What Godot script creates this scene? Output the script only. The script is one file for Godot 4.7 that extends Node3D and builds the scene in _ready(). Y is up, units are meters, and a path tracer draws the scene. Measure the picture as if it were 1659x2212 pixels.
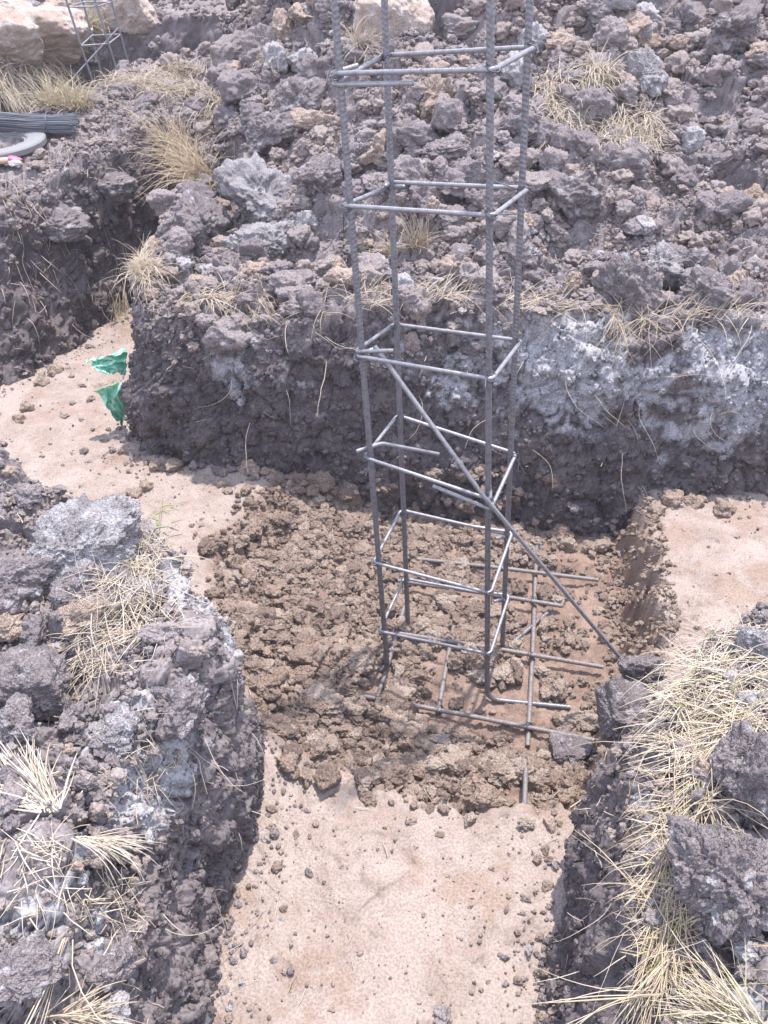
extends Node3D
# An open footing pit at the crossing of two trenches in dry black soil, with a steel reinforcement cage for a column.
# Units are metres; the photograph's pixels (1659 wide, 2212 high here) were turned into positions on the ground or wall they touch.

const EYE := Vector3(0, 1.95, 0)
const PITCH := 37.0
const FOCAL := 1800.0
const SUN_FROM := Vector3(0.11, 0.95, -0.22)
const RX0 := -5.0
const RZ0 := -12.0
const CELL := 0.015
const RW := 560
const RH := 830

var rng := RandomNumberGenerator.new()
var raster := PackedFloat32Array()
var n_big := FastNoiseLite.new()
var n_mid := FastNoiseLite.new()
var n_blk := FastNoiseLite.new()
var n_val := FastNoiseLite.new()
var n_blk2 := FastNoiseLite.new()
var n_val2 := FastNoiseLite.new()
var n_crumb := FastNoiseLite.new()
var n_crumb2 := FastNoiseLite.new()
var n_fine := FastNoiseLite.new()
var n_col := FastNoiseLite.new()
var n_crust := FastNoiseLite.new()
var M := {}
var crusts := []
var numbers := {}
var wall_points := {}

# ---------------------------------------------------------------- small helpers
func ray(x: float, y: float) -> Vector3:
	var t := deg_to_rad(PITCH)
	var u := (x - 829.5) / FOCAL
	var v := (1106.0 - y) / FOCAL
	return Vector3(u, v * cos(t) - sin(t), -(v * sin(t) + cos(t)))

func on_y(x: float, y: float, h: float) -> Vector3:
	var k := ray(x, y)
	return EYE + k * ((h - EYE.y) / k.y)

func on_z(x: float, y: float, z: float) -> Vector3:
	var k := ray(x, y)
	return EYE + k * (z / k.z)

func on_ground(x: float, y: float) -> Vector3:          # march the pixel's ray to the built ground
	var k := ray(x, y).normalized()
	var t := 0.7
	while t < 14.0:
		var p := EYE + k * t
		if p.y <= height(p.x, p.z):
			break
		t += 0.02
	for i in 10:
		t -= 0.002
		var p := EYE + k * t
		if p.y > height(p.x, p.z):
			break
	return EYE + k * t

func numbered(called: String) -> String:
	var n: int = numbers.get(called, 0)
	numbers[called] = n + 1
	return called if n == 0 else "%s_%03d" % [called, n]

func tag(o: Node, label: String, category: String, group := "", kind := "") -> Node:
	if label: o.set_meta("label", label)
	if category: o.set_meta("category", category)
	if group: o.set_meta("group", group)
	if kind: o.set_meta("kind", kind)
	return o

func base(called: String, at := Vector3.ZERO) -> Node3D:
	var o := Node3D.new()
	o.name = numbered(called)
	add_child(o)
	o.position = at
	return o

func put(called: String, mesh: Mesh, mat: Material, parent: Node = null) -> MeshInstance3D:
	var o := MeshInstance3D.new()
	o.mesh = mesh
	o.material_override = mat
	if parent == null:
		o.name = numbered(called)
		add_child(o)
	else:
		o.name = called
		parent.add_child(o, true)
	return o

func arrays_mesh(v: PackedVector3Array, n: PackedVector3Array, c: PackedColorArray, idx: PackedInt32Array) -> ArrayMesh:
	var a := []
	a.resize(Mesh.ARRAY_MAX)
	a[Mesh.ARRAY_VERTEX] = v
	a[Mesh.ARRAY_NORMAL] = n
	if c.size(): a[Mesh.ARRAY_COLOR] = c
	a[Mesh.ARRAY_INDEX] = idx
	var m := ArrayMesh.new()
	m.add_surface_from_arrays(Mesh.PRIMITIVE_TRIANGLES, a)
	return m

func sm(a: float, b: float, x: float) -> float:
	return smoothstep(a, b, x)

func noise(n: FastNoiseLite, s: int, type: int, f: float, oct := 1) -> void:
	n.seed = s
	n.noise_type = type
	n.frequency = f
	n.fractal_type = FastNoiseLite.FRACTAL_FBM if oct > 1 else FastNoiseLite.FRACTAL_NONE
	n.fractal_octaves = oct

func noise_texture(s: int, f: float, type: int, oct: int, ramp: Array, size := 768, cell := -1) -> NoiseTexture2D:
	var n := FastNoiseLite.new()
	noise(n, s, type, f, oct)
	if cell >= 0: n.cellular_return_type = cell
	n.fractal_gain = 0.6
	var t := NoiseTexture2D.new()
	t.width = size
	t.height = size
	t.seamless = true
	t.noise = n
	if ramp.size():
		var g := Gradient.new()
		g.offsets = PackedFloat32Array(ramp[0])
		g.colors = PackedColorArray(ramp[1])
		t.color_ramp = g
	return t

func earth_material(called: String, tex: Texture2D, relief: Texture2D, tiles: float, cm: float, vertex := true) -> StandardMaterial3D:
	var m := StandardMaterial3D.new()
	m.resource_name = called
	m.vertex_color_use_as_albedo = vertex
	m.albedo_texture = tex
	m.roughness = 1.0
	m.metallic_specular = 0.15
	m.uv1_triplanar = true
	m.uv1_world_triplanar = true
	m.uv1_scale = Vector3.ONE * tiles
	m.heightmap_enabled = true
	m.heightmap_texture = relief
	m.heightmap_scale = cm
	return m

# ---------------------------------------------------------------- ground heights
func ground_back(x: float, z: float) -> float:
	var start := lerpf(-4.3, -3.12, sm(-1.1, -0.1, x)) + n_big.get_noise_2d(x * 0.7, 7.0) * 0.25
	var far := maxf(0.0, start - z)
	var rise := 0.40 * far
	if far > 4.0: rise = 1.6 + 0.15 * (far - 4.0)
	return 0.665 + rise * sm(0.0, 0.5, far) + 0.05 * n_big.get_noise_2d(x * 1.3, z * 1.3) * (1.0 + far)

func ground_left(x: float, z: float) -> float:
	return 0.64 + 0.05 * n_big.get_noise_2d(x * 1.4 + 9.0, z * 1.4) + 0.10 * sm(-0.5, -1.6, x)

func ground_right(x: float, z: float) -> float:
	return 0.63 + 0.05 * n_big.get_noise_2d(x * 1.4 + 31.0, z * 1.4) + 0.08 * sm(0.55, 1.2, x)

func ground_plateau(x: float, z: float) -> float:
	return 0.70 + 0.105 * (-z - 3.9) + 0.05 * n_big.get_noise_2d(x * 1.2 + 51.0, z * 1.2)

func ground_far(x: float, z: float) -> float:
	return 1.06 + 0.06 * n_big.get_noise_2d(x * 0.8 + 71.0, z * 0.8) + 0.10 * sm(-2.4, -1.4, x) + 0.05 * maxf(0.0, -z - 8.0)

func ground_of(land: int, x: float, z: float) -> float:
	match land:
		0: return ground_back(x, z)
		1: return ground_left(x, z)
		2: return ground_right(x, z)
		3: return ground_plateau(x, z)
	return ground_far(x, z)

const PIT := [Vector2(-0.42, -2.95), Vector2(-0.66, -2.35), Vector2(-0.52, -1.85), Vector2(-0.33, -1.47), Vector2(-0.09, -1.37), Vector2(0.1, -1.32), Vector2(0.3, -1.28), Vector2(0.55, -1.28), Vector2(0.80, -1.72), Vector2(0.93, -2.0), Vector2(1.0, -2.4), Vector2(1.04, -2.95)]

func pit_depth_in(x: float, z: float) -> float:          # signed distance, positive inside the pit
	var p := Vector2(x, z)
	if p.x < -0.9 or p.x > 1.3 or p.y > -1.0 or p.y < -3.2:
		return -1.0
	var best := 9.0
	var inside := false
	var j := PIT.size() - 1
	for i in PIT.size():
		var a: Vector2 = PIT[j]
		var b: Vector2 = PIT[i]
		var ab := b - a
		var t := clampf((p - a).dot(ab) / ab.length_squared(), 0.0, 1.0)
		best = minf(best, p.distance_to(a + ab * t))
		if (a.y > p.y) != (b.y > p.y) and p.x < (b.x - a.x) * (p.y - a.y) / (b.y - a.y) + a.x:
			inside = not inside
		j = i
	return best if inside else -best

func floor_height(x: float, z: float) -> float:
	var d := pit_depth_in(x, z) + 0.05 * n_mid.get_noise_2d(x * 0.8, z * 0.8) + 0.015 * n_mid.get_noise_2d(x * 3.0, z * 3.0)
	var soft := lerpf(0.20, 0.085, sm(-0.25, 0.35, x))
	var deep := 0.21 - 0.10 * sm(0.05, -0.28, x) - 0.07 * sm(-1.62, -1.46, z)
	return 0.012 * n_big.get_noise_2d(x * 2.0 + 5.0, z * 2.0) + 0.05 * sm(-0.2, -0.33, x) * sm(-1.25, -1.42, z) * sm(-1.62, -1.45, z) - deep * sm(-0.02, soft, d)

# ---------------------------------------------------------------- earth surfaces
func displace(p: Vector3, k: float, wall: bool, near: bool) -> float:
	var q := Vector3(p.x, p.y * (0.6 if wall else 1.0), p.z)
	var d := 0.050 * n_big.get_noise_3dv(p * 1.6) * k + 0.020 * n_val.get_noise_3dv(q) * k
	if not near: return d
	d += 0.014 * n_mid.get_noise_3dv(p)
	d -= 0.020 * (1.0 - sm(0.0, 0.05, n_blk.get_noise_3dv(q) + 1.0)) * k
	d += 0.013 * n_val2.get_noise_3dv(p) - 0.010 * (1.0 - sm(0.0, 0.12, n_blk2.get_noise_3dv(p) + 1.0))
	d -= 0.006 * n_crumb.get_noise_3dv(p) + 0.006 * n_crumb2.get_noise_3dv(p)
	return d + 0.006 * n_fine.get_noise_3dv(p)

func soil_color(p: Vector3, cut: float) -> Color:            # cut: blends the dug faces to a darker soil tone than the tops
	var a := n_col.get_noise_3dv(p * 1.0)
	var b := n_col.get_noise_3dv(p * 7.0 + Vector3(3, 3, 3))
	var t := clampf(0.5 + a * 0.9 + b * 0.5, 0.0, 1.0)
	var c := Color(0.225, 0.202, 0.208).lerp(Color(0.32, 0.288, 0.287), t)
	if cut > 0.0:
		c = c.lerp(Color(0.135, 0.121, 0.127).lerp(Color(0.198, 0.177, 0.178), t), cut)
	var w := -0.36
	for s in crusts:
		var d2: float = (p - s[0]).length_squared() / (s[1] * s[1])
		if d2 < 5.0: w += s[2] * exp(-d2)
	var m := sm(0.18, 0.55, w + n_crust.get_noise_3dv(p) * 0.75 + b * 0.25)
	return c.lerp(Color(0.44, 0.443, 0.462), m)

func spline2(a: Array, t: float) -> Vector2:
	var i := clampi(int(t), 0, a.size() - 2)
	var f := t - i
	var p0: Vector2 = a[maxi(i - 1, 0)]
	var p1: Vector2 = a[i]
	var p2: Vector2 = a[i + 1]
	var p3: Vector2 = a[mini(i + 2, a.size() - 1)]
	return p1.cubic_interpolate(p2, p0, p3, f)

func grid_mesh(pos: PackedVector3Array, col: PackedColorArray, nu: int, nv: int, flip: bool) -> ArrayMesh:
	var nrm := grid_normals(pos, nu, nv, flip)
	var idx := PackedInt32Array()
	idx.resize((nu - 1) * (nv - 1) * 6)
	var k := 0
	for i in nu - 1:
		for j in nv - 1:
			var a := i * nv + j
			var b := a + nv
			if flip:
				idx[k] = a; idx[k + 1] = b + 1; idx[k + 2] = b
				idx[k + 3] = a; idx[k + 4] = a + 1; idx[k + 5] = b + 1
			else:
				idx[k] = a; idx[k + 1] = b; idx[k + 2] = b + 1
				idx[k + 3] = a; idx[k + 4] = b + 1; idx[k + 5] = a + 1
			k += 6
	return arrays_mesh(pos, nrm, col, idx)

func grid_normals(pos: PackedVector3Array, nu: int, nv: int, flip: bool) -> PackedVector3Array:
	var nrm := PackedVector3Array()
	nrm.resize(pos.size())
	var s := -1.0 if flip else 1.0
	for i in nu:
		var i0 := maxi(i - 1, 0) * nv
		var i1 := mini(i + 1, nu - 1) * nv
		for j in nv:
			var du := pos[i1 + j] - pos[i0 + j]
			var dv := pos[i * nv + mini(j + 1, nv - 1)] - pos[i * nv + maxi(j - 1, 0)]
			nrm[i * nv + j] = dv.cross(du).normalized() * s
	return nrm

func rasterize(pos: PackedVector3Array) -> void:
	for p in pos:
		var i := int((p.x - RX0) / CELL)
		var j := int((p.z - RZ0) / CELL)
		if i >= 0 and j >= 0 and i < RW and j < RH:
			var k := j * RW + i
			if p.y > raster[k]: raster[k] = p.y

func height(x: float, z: float) -> float:
	var i := int((x - RX0) / CELL)
	var j := int((z - RZ0) / CELL)
	for r in 5:
		var best := -9.0
		for di in range(-r, r + 1):
			for dj in range(-r, r + 1):
				var a := i + di
				var b := j + dj
				if a >= 0 and b >= 0 and a < RW and b < RH:
					best = maxf(best, raster[b * RW + a])
		if best > -5.0: return best
	return 0.0

# A bank of earth: its cut face rises from base to top, then the ground runs on to far. All three are plan curves.
func bank(called: String, bases: Array, tops: Array, fars: Array, land: int, step: float, rows_wall: int, rows_top: int, flip: bool, y0: float, drop: bool) -> void:
	var total := 0.0
	var marks := [0.0]
	for i in 40 * (tops.size() - 1):
		var a := spline2(tops, i / 40.0)
		var b := spline2(tops, (i + 1) / 40.0)
		total += maxf(a.distance_to(b), 0.0)
		marks.append(total)
	var nu := int(total / step) + 2
	var nv := rows_wall + rows_top + (14 if drop else 0)
	var pos := PackedVector3Array()
	var col := PackedColorArray()
	pos.resize(nu * nv)
	col.resize(nu * nv)
	var seg := 0
	for i in nu:
		var want := total * i / (nu - 1.0)
		while seg < marks.size() - 2 and marks[seg + 1] < want: seg += 1
		var t: float = (seg + clampf((want - marks[seg]) / maxf(marks[seg + 1] - marks[seg], 1e-6), 0.0, 1.0)) / 40.0
		var pb := spline2(bases, t)
		var pt := spline2(tops, t)
		var pf := spline2(fars, t)
		var yt: float = ground_of(land, pt.x, pt.y)
		var inward := (pf - pt).normalized()
		for j in nv:
			var p: Vector3
			if j < rows_wall:
				var h := float(j) / rows_wall
				var xz := pb.lerp(pt, h) + inward * 0.05 * pow(sm(0.72, 1.0, h), 2.0)
				p = Vector3(xz.x, lerpf(y0, yt, h) - 0.02 * sm(0.8, 1.0, h), xz.y)
			elif j < rows_wall + rows_top:
				var g := pow(float(j - rows_wall) / (rows_top - 1.0), 1.35)
				var s := (pt + inward * 0.055).lerp(pf, g)
				p = Vector3(s.x, ground_of(land, s.x, s.y) - 0.02 * (1.0 - sm(0.0, 0.06, g)), s.y)
			else:
				var e := float(j - rows_wall - rows_top + 1) / 14.0
				var s2 := pf + inward * 0.10 * e
				p = Vector3(s2.x, lerpf(ground_of(land, pf.x, pf.y), -0.1, e), s2.y)
			pos[i * nv + j] = p
	var nrm := grid_normals(pos, nu, nv, flip)
	var every := crusts
	crusts = []
	for s in every:
		if s[3] == called: crusts.append(s)
	for i in nu:
		for j in nv:
			var k := i * nv + j
			var p := pos[k]
			var on_wall := j < rows_wall
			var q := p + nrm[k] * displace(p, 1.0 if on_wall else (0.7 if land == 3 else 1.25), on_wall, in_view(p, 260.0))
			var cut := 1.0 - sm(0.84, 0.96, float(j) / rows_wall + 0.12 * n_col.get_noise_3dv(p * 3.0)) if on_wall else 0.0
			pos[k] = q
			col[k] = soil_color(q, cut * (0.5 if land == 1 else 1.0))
	crusts = every
	rasterize(pos)
	var o := put(called, grid_mesh(pos, col, nu, nv, flip), M.soil)
	tag(o, "", "", "", "structure")
	wall_points[called] = [pos, grid_normals(pos, nu, nv, flip), nu, nv, rows_wall]

func graded(list: Array) -> PackedFloat32Array:
	var out := PackedFloat32Array()
	for s in list:
		var n := int(absf(s[1] - s[0]) / s[2])
		for i in n: out.append(lerpf(s[0], s[1], float(i) / n))
	out.append(list[-1][1])
	return out

func make_floor() -> void:
	var xs := graded([[-3.6, -2.1, 0.05], [-2.1, -0.6, 0.012], [-0.6, 1.1, 0.0062], [1.1, 1.7, 0.012], [1.7, 2.8, 0.04]])
	var zs := graded([[0.3, -0.45, 0.03], [-0.45, -1.9, 0.0058], [-1.9, -3.0, 0.008], [-3.0, -4.6, 0.013], [-4.6, -7.2, 0.04]])
	var pos := PackedVector3Array()
	var col := PackedColorArray()
	pos.resize(xs.size() * zs.size())
	col.resize(pos.size())
	var k := 0
	for x in xs:
		for z in zs:
			var d := pit_depth_in(x, z)
			var inside := sm(-0.03, 0.06, d)
			var p := Vector3(x, floor_height(x, z), z)
			var b := n_col.get_noise_3dv(p * 6.0)
			var a := n_col.get_noise_3dv(p * 1.3 + Vector3(5, 1, 2))
			var rough := 0.34 + 0.65 * inside + 0.7 * sm(0.10, 0.45, a + b * 0.4) + 0.55 * maxf(sm(-0.4, -0.75, x), sm(0.95, 1.1, x)) * sm(-1.5, -1.7, z)
			p.y += (0.25 + rough) * 0.010 * n_mid.get_noise_3dv(p * 0.6) + 0.0035 * n_mid.get_noise_2d(p.x * 2.2, p.z * 0.45) * (1.0 - inside)
			p.y += rough * (0.006 * n_fine.get_noise_3dv(p) - 0.006 * n_crumb.get_noise_3dv(p) - 0.005 * n_crumb2.get_noise_3dv(p))
			p.y -= 0.010 * (1.0 - sm(0.0, 0.09, n_blk.get_noise_3dv(p * 0.8) + 1.0)) * sm(0.1, 0.4, n_crust.get_noise_3dv(p * 0.4)) * (1.0 - inside)
			pos[k] = p
			var c := Color(0.375, 0.322, 0.293).lerp(Color(0.318, 0.262, 0.230), clampf(0.4 + a * 0.9 + b * 0.6, 0.0, 1.0))
			c = c.lerp(Color(0.30, 0.226, 0.183), 0.6 * sm(0.15, 0.45, n_crust.get_noise_3dv(p * 0.35 + Vector3(8, 0, 2)) + b * 0.25))
			c = c.lerp(Color(0.42, 0.365, 0.335), sm(0.2, 0.6, n_crust.get_noise_3dv(p * 0.7) + b * 0.3) * 0.5)
			c = c.lerp(Color(0.30, 0.225, 0.185).lerp(Color(0.225, 0.165, 0.135), clampf(0.5 + b + a, 0.0, 1.0)), inside)
			col[k] = c
			k += 1
	rasterize(pos)
	var o := put("trench_floor", grid_mesh(pos, col, xs.size(), zs.size(), true), M.sand)
	tag(o, "", "", "", "structure")

func make_earth() -> void:
	raster.resize(RW * RH)
	raster.fill(-10.0)
	noise(n_big, 11, FastNoiseLite.TYPE_SIMPLEX_SMOOTH, 1.6, 3)
	noise(n_mid, 12, FastNoiseLite.TYPE_SIMPLEX, 9.0, 3)
	for n in [n_blk, n_val]:
		noise(n, 13, FastNoiseLite.TYPE_CELLULAR, 6.5)
		n.domain_warp_enabled = true
		n.domain_warp_amplitude = 0.09
		n.domain_warp_frequency = 5.0
		n.domain_warp_fractal_type = FastNoiseLite.DOMAIN_WARP_FRACTAL_NONE
	n_blk.cellular_return_type = FastNoiseLite.RETURN_DISTANCE2_SUB
	n_val.cellular_return_type = FastNoiseLite.RETURN_CELL_VALUE
	for n in [n_blk2, n_val2]:
		noise(n, 19, FastNoiseLite.TYPE_CELLULAR, 17.0)
		n.domain_warp_enabled = true
		n.domain_warp_amplitude = 0.03
		n.domain_warp_frequency = 14.0
		n.domain_warp_fractal_type = FastNoiseLite.DOMAIN_WARP_FRACTAL_NONE
	n_blk2.cellular_return_type = FastNoiseLite.RETURN_DISTANCE2_SUB
	n_val2.cellular_return_type = FastNoiseLite.RETURN_CELL_VALUE
	noise(n_crumb, 14, FastNoiseLite.TYPE_CELLULAR, 26.0)
	noise(n_crumb2, 15, FastNoiseLite.TYPE_CELLULAR, 60.0)
	n_crumb.cellular_return_type = FastNoiseLite.RETURN_DISTANCE
	n_crumb2.cellular_return_type = FastNoiseLite.RETURN_DISTANCE
	noise(n_fine, 16, FastNoiseLite.TYPE_SIMPLEX, 60.0, 2)
	noise(n_col, 17, FastNoiseLite.TYPE_SIMPLEX, 3.0, 2)
	noise(n_crust, 18, FastNoiseLite.TYPE_SIMPLEX, 8.0, 4)
	# pale dried crust, where the photograph shows it: centre, reach, strength
	crusts = [
		[on_z(480, 740, -2.92), 0.11, 0.9, "back_ground"], [on_z(500, 830, -2.92), 0.10, 0.9, "back_ground"], [on_z(1210, 750, -2.9), 0.26, 0.72, "back_ground"], [on_z(1290, 720, -2.9), 0.13, 0.8, "back_ground"], [on_z(1180, 840, -2.88), 0.14, 0.6, "back_ground"],
		[on_z(1560, 760, -2.85), 0.20, 0.95, "back_ground"], [on_z(1640, 840, -2.85), 0.16, 0.95, "back_ground"], [on_z(1410, 830, -2.8), 0.07, 1.0, "back_ground"], [on_z(1560, 930, -2.8), 0.22, 0.55, "back_ground"], [on_z(1060, 770, -2.9), 0.2, 0.62, "back_ground"], [on_z(350, 690, -3.0), 0.08, 0.7, "back_ground"], [on_z(620, 800, -2.9), 0.12, 0.5, "back_ground"], [on_z(700, 870, -2.88), 0.12, 0.45, "back_ground"], [on_z(900, 730, -2.92), 0.14, 0.55, "back_ground"], [on_z(960, 850, -2.88), 0.12, 0.5, "back_ground"], [on_z(1300, 870, -2.85), 0.18, 0.55, "back_ground"], [on_z(1440, 950, -2.8), 0.14, 0.5, "back_ground"],
		[on_y(400, 1300, 0.55), 0.14, 1.0, "left_ground"], [on_y(430, 1390, 0.5), 0.12, 1.0, "left_ground"], [on_y(460, 1440, 0.45), 0.10, 0.8, "left_ground"], [on_y(330, 1270, 0.6), 0.12, 0.6, "left_ground"], [on_y(250, 1590, 0.6), 0.13, 0.8, "left_ground"], [on_y(320, 1700, 0.58), 0.16, 0.8, "left_ground"], [on_y(90, 2060, 0.62), 0.16, 0.7, "left_ground"], [on_y(370, 1660, 0.5), 0.10, 0.5, "left_ground"],
		[on_y(1360, 1720, 0.6), 0.09, 0.8, "right_ground"], [on_y(1480, 1930, 0.6), 0.10, 0.7, "right_ground"], [on_y(1640, 2150, 0.62), 0.1, 0.7, "right_ground"], [on_z(380, 270, -4.8), 0.15, 0.6, "plateau_ground"],
	]
	bank("back_ground",
		[Vector2(-1.02, -5.3), Vector2(-1.08, -4.0), Vector2(-1.14, -3.15), Vector2(-1.06, -2.95), Vector2(-0.73, -2.88), Vector2(-0.3, -2.84), Vector2(0.3, -2.78), Vector2(0.7, -2.70), Vector2(1.1, -2.66), Vector2(1.5, -2.64), Vector2(2.6, -2.55)],
		[Vector2(-0.95, -5.3), Vector2(-1.00, -4.0), Vector2(-1.02, -3.25), Vector2(-0.93, -3.05), Vector2(-0.70, -2.97), Vector2(-0.3, -2.92), Vector2(0.3, -2.98), Vector2(0.75, -2.90), Vector2(1.15, -2.86), Vector2(1.5, -2.83), Vector2(2.6, -2.75)],
		[Vector2(-1.0, -7.4), Vector2(-0.6, -7.4), Vector2(-0.2, -7.4), Vector2(0.1, -7.4), Vector2(0.5, -7.4), Vector2(1.0, -7.4), Vector2(1.8, -7.4), Vector2(2.4, -7.4), Vector2(3.0, -7.4), Vector2(3.6, -7.4), Vector2(5.5, -7.4)],
		0, 0.0078, 104, 370, true, -0.32, false)
	bank("left_ground",
		[Vector2(-2.6, -2.45), Vector2(-1.6, -2.22), Vector2(-1.1, -2.06), Vector2(-0.75, -1.83), Vector2(-0.50, -1.63), Vector2(-0.40, -1.50), Vector2(-0.31, -1.38), Vector2(-0.31, -1.18), Vector2(-0.37, -1.04), Vector2(-0.38, -0.85), Vector2(-0.38, -0.55), Vector2(-0.38, 0.2)],
		[Vector2(-2.6, -2.4), Vector2(-1.6, -2.15), Vector2(-1.1, -1.99), Vector2(-0.74, -1.77), Vector2(-0.52, -1.58), Vector2(-0.44, -1.45), Vector2(-0.38, -1.28), Vector2(-0.42, -1.08), Vector2(-0.47, -0.9), Vector2(-0.48, -0.7), Vector2(-0.48, -0.45), Vector2(-0.48, 0.2)],
		[Vector2(-3.2, -1.6), Vector2(-2.8, -1.4), Vector2(-2.5, -1.2), Vector2(-2.3, -1.0), Vector2(-2.1, -0.8), Vector2(-2.0, -0.6), Vector2(-1.95, -0.4), Vector2(-1.9, -0.2), Vector2(-1.9, 0.0), Vector2(-1.9, 0.15), Vector2(-1.9, 0.3), Vector2(-1.9, 0.5)],
		1, 0.0062, 110, 170, false, -0.15, false)
	bank("right_ground",
		[Vector2(0.30, 0.2), Vector2(0.29, -0.55), Vector2(0.33, -0.83), Vector2(0.40, -1.0), Vector2(0.46, -1.15), Vector2(0.57, -1.27), Vector2(0.76, -1.38), Vector2(1.1, -1.58), Vector2(2.2, -2.0)],
		[Vector2(0.40, 0.2), Vector2(0.40, -0.45), Vector2(0.43, -0.72), Vector2(0.45, -0.9), Vector2(0.48, -1.03), Vector2(0.54, -1.14), Vector2(0.67, -1.25), Vector2(1.0, -1.47), Vector2(2.2, -1.9)],
		[Vector2(2.0, 0.5), Vector2(2.0, 0.3), Vector2(2.0, 0.1), Vector2(2.0, -0.1), Vector2(2.05, -0.3), Vector2(2.1, -0.5), Vector2(2.2, -0.7), Vector2(2.4, -0.9), Vector2(2.8, -1.2)],
		2, 0.0062, 110, 170, false, -0.15, false)
	bank("plateau_ground",
		[Vector2(-3.6, -3.35), Vector2(-2.4, -3.45), Vector2(-1.84, -3.53), Vector2(-1.62, -4.0), Vector2(-1.5, -4.4), Vector2(-1.3, -4.9), Vector2(-0.8, -5.1)],
		[Vector2(-3.6, -3.7), Vector2(-2.4, -3.85), Vector2(-1.95, -3.95), Vector2(-1.72, -4.3), Vector2(-1.55, -4.7), Vector2(-1.3, -5.1), Vector2(-0.8, -5.3)],
		[Vector2(-3.6, -4.7), Vector2(-2.9, -4.9), Vector2(-2.3, -5.1), Vector2(-2.0, -5.6), Vector2(-1.8, -6.0), Vector2(-1.6, -6.5), Vector2(-0.8, -7.0)],
		3, 0.012, 70, 130, true, -0.15, true)
	bank("far_ground",
		[Vector2(-4.2, -5.2), Vector2(-2.75, -5.55), Vector2(-2.5, -6.2), Vector2(-2.3, -7.0), Vector2(-1.6, -7.05), Vector2(-0.7, -7.05)],
		[Vector2(-4.2, -5.3), Vector2(-2.8, -5.65), Vector2(-2.55, -6.3), Vector2(-2.3, -7.12), Vector2(-1.6, -7.15), Vector2(-0.7, -7.15)],
		[Vector2(-9.0, -7.4), Vector2(-9.0, -10.0), Vector2(-7.0, -13.0), Vector2(-4.0, -14.0), Vector2(-1.5, -14.0), Vector2(0.5, -14.0)],
		4, 0.02, 50, 110, true, -0.15, false)
	make_floor()
	var pl := PlaneMesh.new()
	pl.size = Vector2(600, 600)
	var g := put("ground", pl, M.far_earth)
	g.position.y = -0.6
	tag(g, "", "", "", "structure")

# ---------------------------------------------------------------- steel
func smooth_path(points: Array, bend: float, step: float) -> PackedVector3Array:      # polyline with rounded corners, evenly cut
	var raw := PackedVector3Array()
	for i in points.size():
		var p: Vector3 = points[i]
		if i == 0 or i == points.size() - 1:
			raw.append(p)
			continue
		var a: Vector3 = points[i - 1]
		var b: Vector3 = points[i + 1]
		var r := minf(bend, minf(a.distance_to(p), b.distance_to(p)) * 0.49)
		var s := p + (a - p).normalized() * r
		var e := p + (b - p).normalized() * r
		for k in 9:
			var t := k / 8.0
			raw.append(s.lerp(p, t).lerp(p.lerp(e, t), t))
	var out := PackedVector3Array([raw[0]])
	var left := step
	for i in range(1, raw.size()):
		var d := raw[i - 1].distance_to(raw[i])
		var at := left
		while at < d:
			out.append(raw[i - 1].lerp(raw[i], at / d))
			at += step
		left = at - d
	out.append(raw[-1])
	return out

func tube(path: PackedVector3Array, r: float, sides: int, pitch := 0.0, step := 0.003) -> ArrayMesh:
	var v := PackedVector3Array()
	var n := PackedVector3Array()
	var idx := PackedInt32Array()
	var cnt := path.size()
	var up := Vector3(0.31, 0.17, 0.93)
	for i in cnt:
		var dir := (path[mini(i + 1, cnt - 1)] - path[maxi(i - 1, 0)]).normalized()
		up = (up - dir * up.dot(dir)).normalized()
		var side := dir.cross(up)
		for k in sides:
			var a := TAU * k / sides
			var out := up * cos(a) + side * sin(a)
			var rr := r
			if pitch > 0.0:
				var ph := fposmod(i * step / pitch + absf(fposmod(a / PI, 1.0) - 0.5) * 1.1 + (0.5 if a > PI else 0.0), 1.0)
				rr = r * (0.95 + 0.15 * sm(0.24, 0.08, absf(ph - 0.5)) * sm(0.0, 0.25, absf(sin(a))) + 0.08 * sm(0.35, 0.1, absf(sin(a))))
			v.append(path[i] + out * rr)
			n.append(out)
	for i in cnt - 1:
		for k in sides:
			var a := i * sides + k
			var b := i * sides + (k + 1) % sides
			idx.append_array(PackedInt32Array([a, a + sides, b, b, a + sides, b + sides]))
	for e in [0, cnt - 1]:
		var c := v.size()
		v.append(path[e])
		n.append((path[0] - path[1]).normalized() if e == 0 else (path[cnt - 1] - path[cnt - 2]).normalized())
		for k in sides:
			var a: int = e * sides + k
			var b: int = e * sides + (k + 1) % sides
			idx.append_array(PackedInt32Array([c, a, b] if e == 0 else [c, b, a]))
	if pitch > 0.0:                                              # let the ribs show in the normals
		for i in range(1, cnt - 1):
			for k in sides:
				var a := i * sides + k
				var du := v[a + sides] - v[a - sides]
				var dv := v[i * sides + (k + 1) % sides] - v[i * sides + (k + sides - 1) % sides]
				var m := dv.cross(du).normalized()
				n[a] = m if m.dot(n[a]) > 0.0 else -m
	return arrays_mesh(v, n, PackedColorArray(), idx)

func rebar(points: Array, r: float, bend: float, step := 0.003) -> ArrayMesh:
	return tube(smooth_path(points, bend, step), r, 14, r * 1.35, step)

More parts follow.
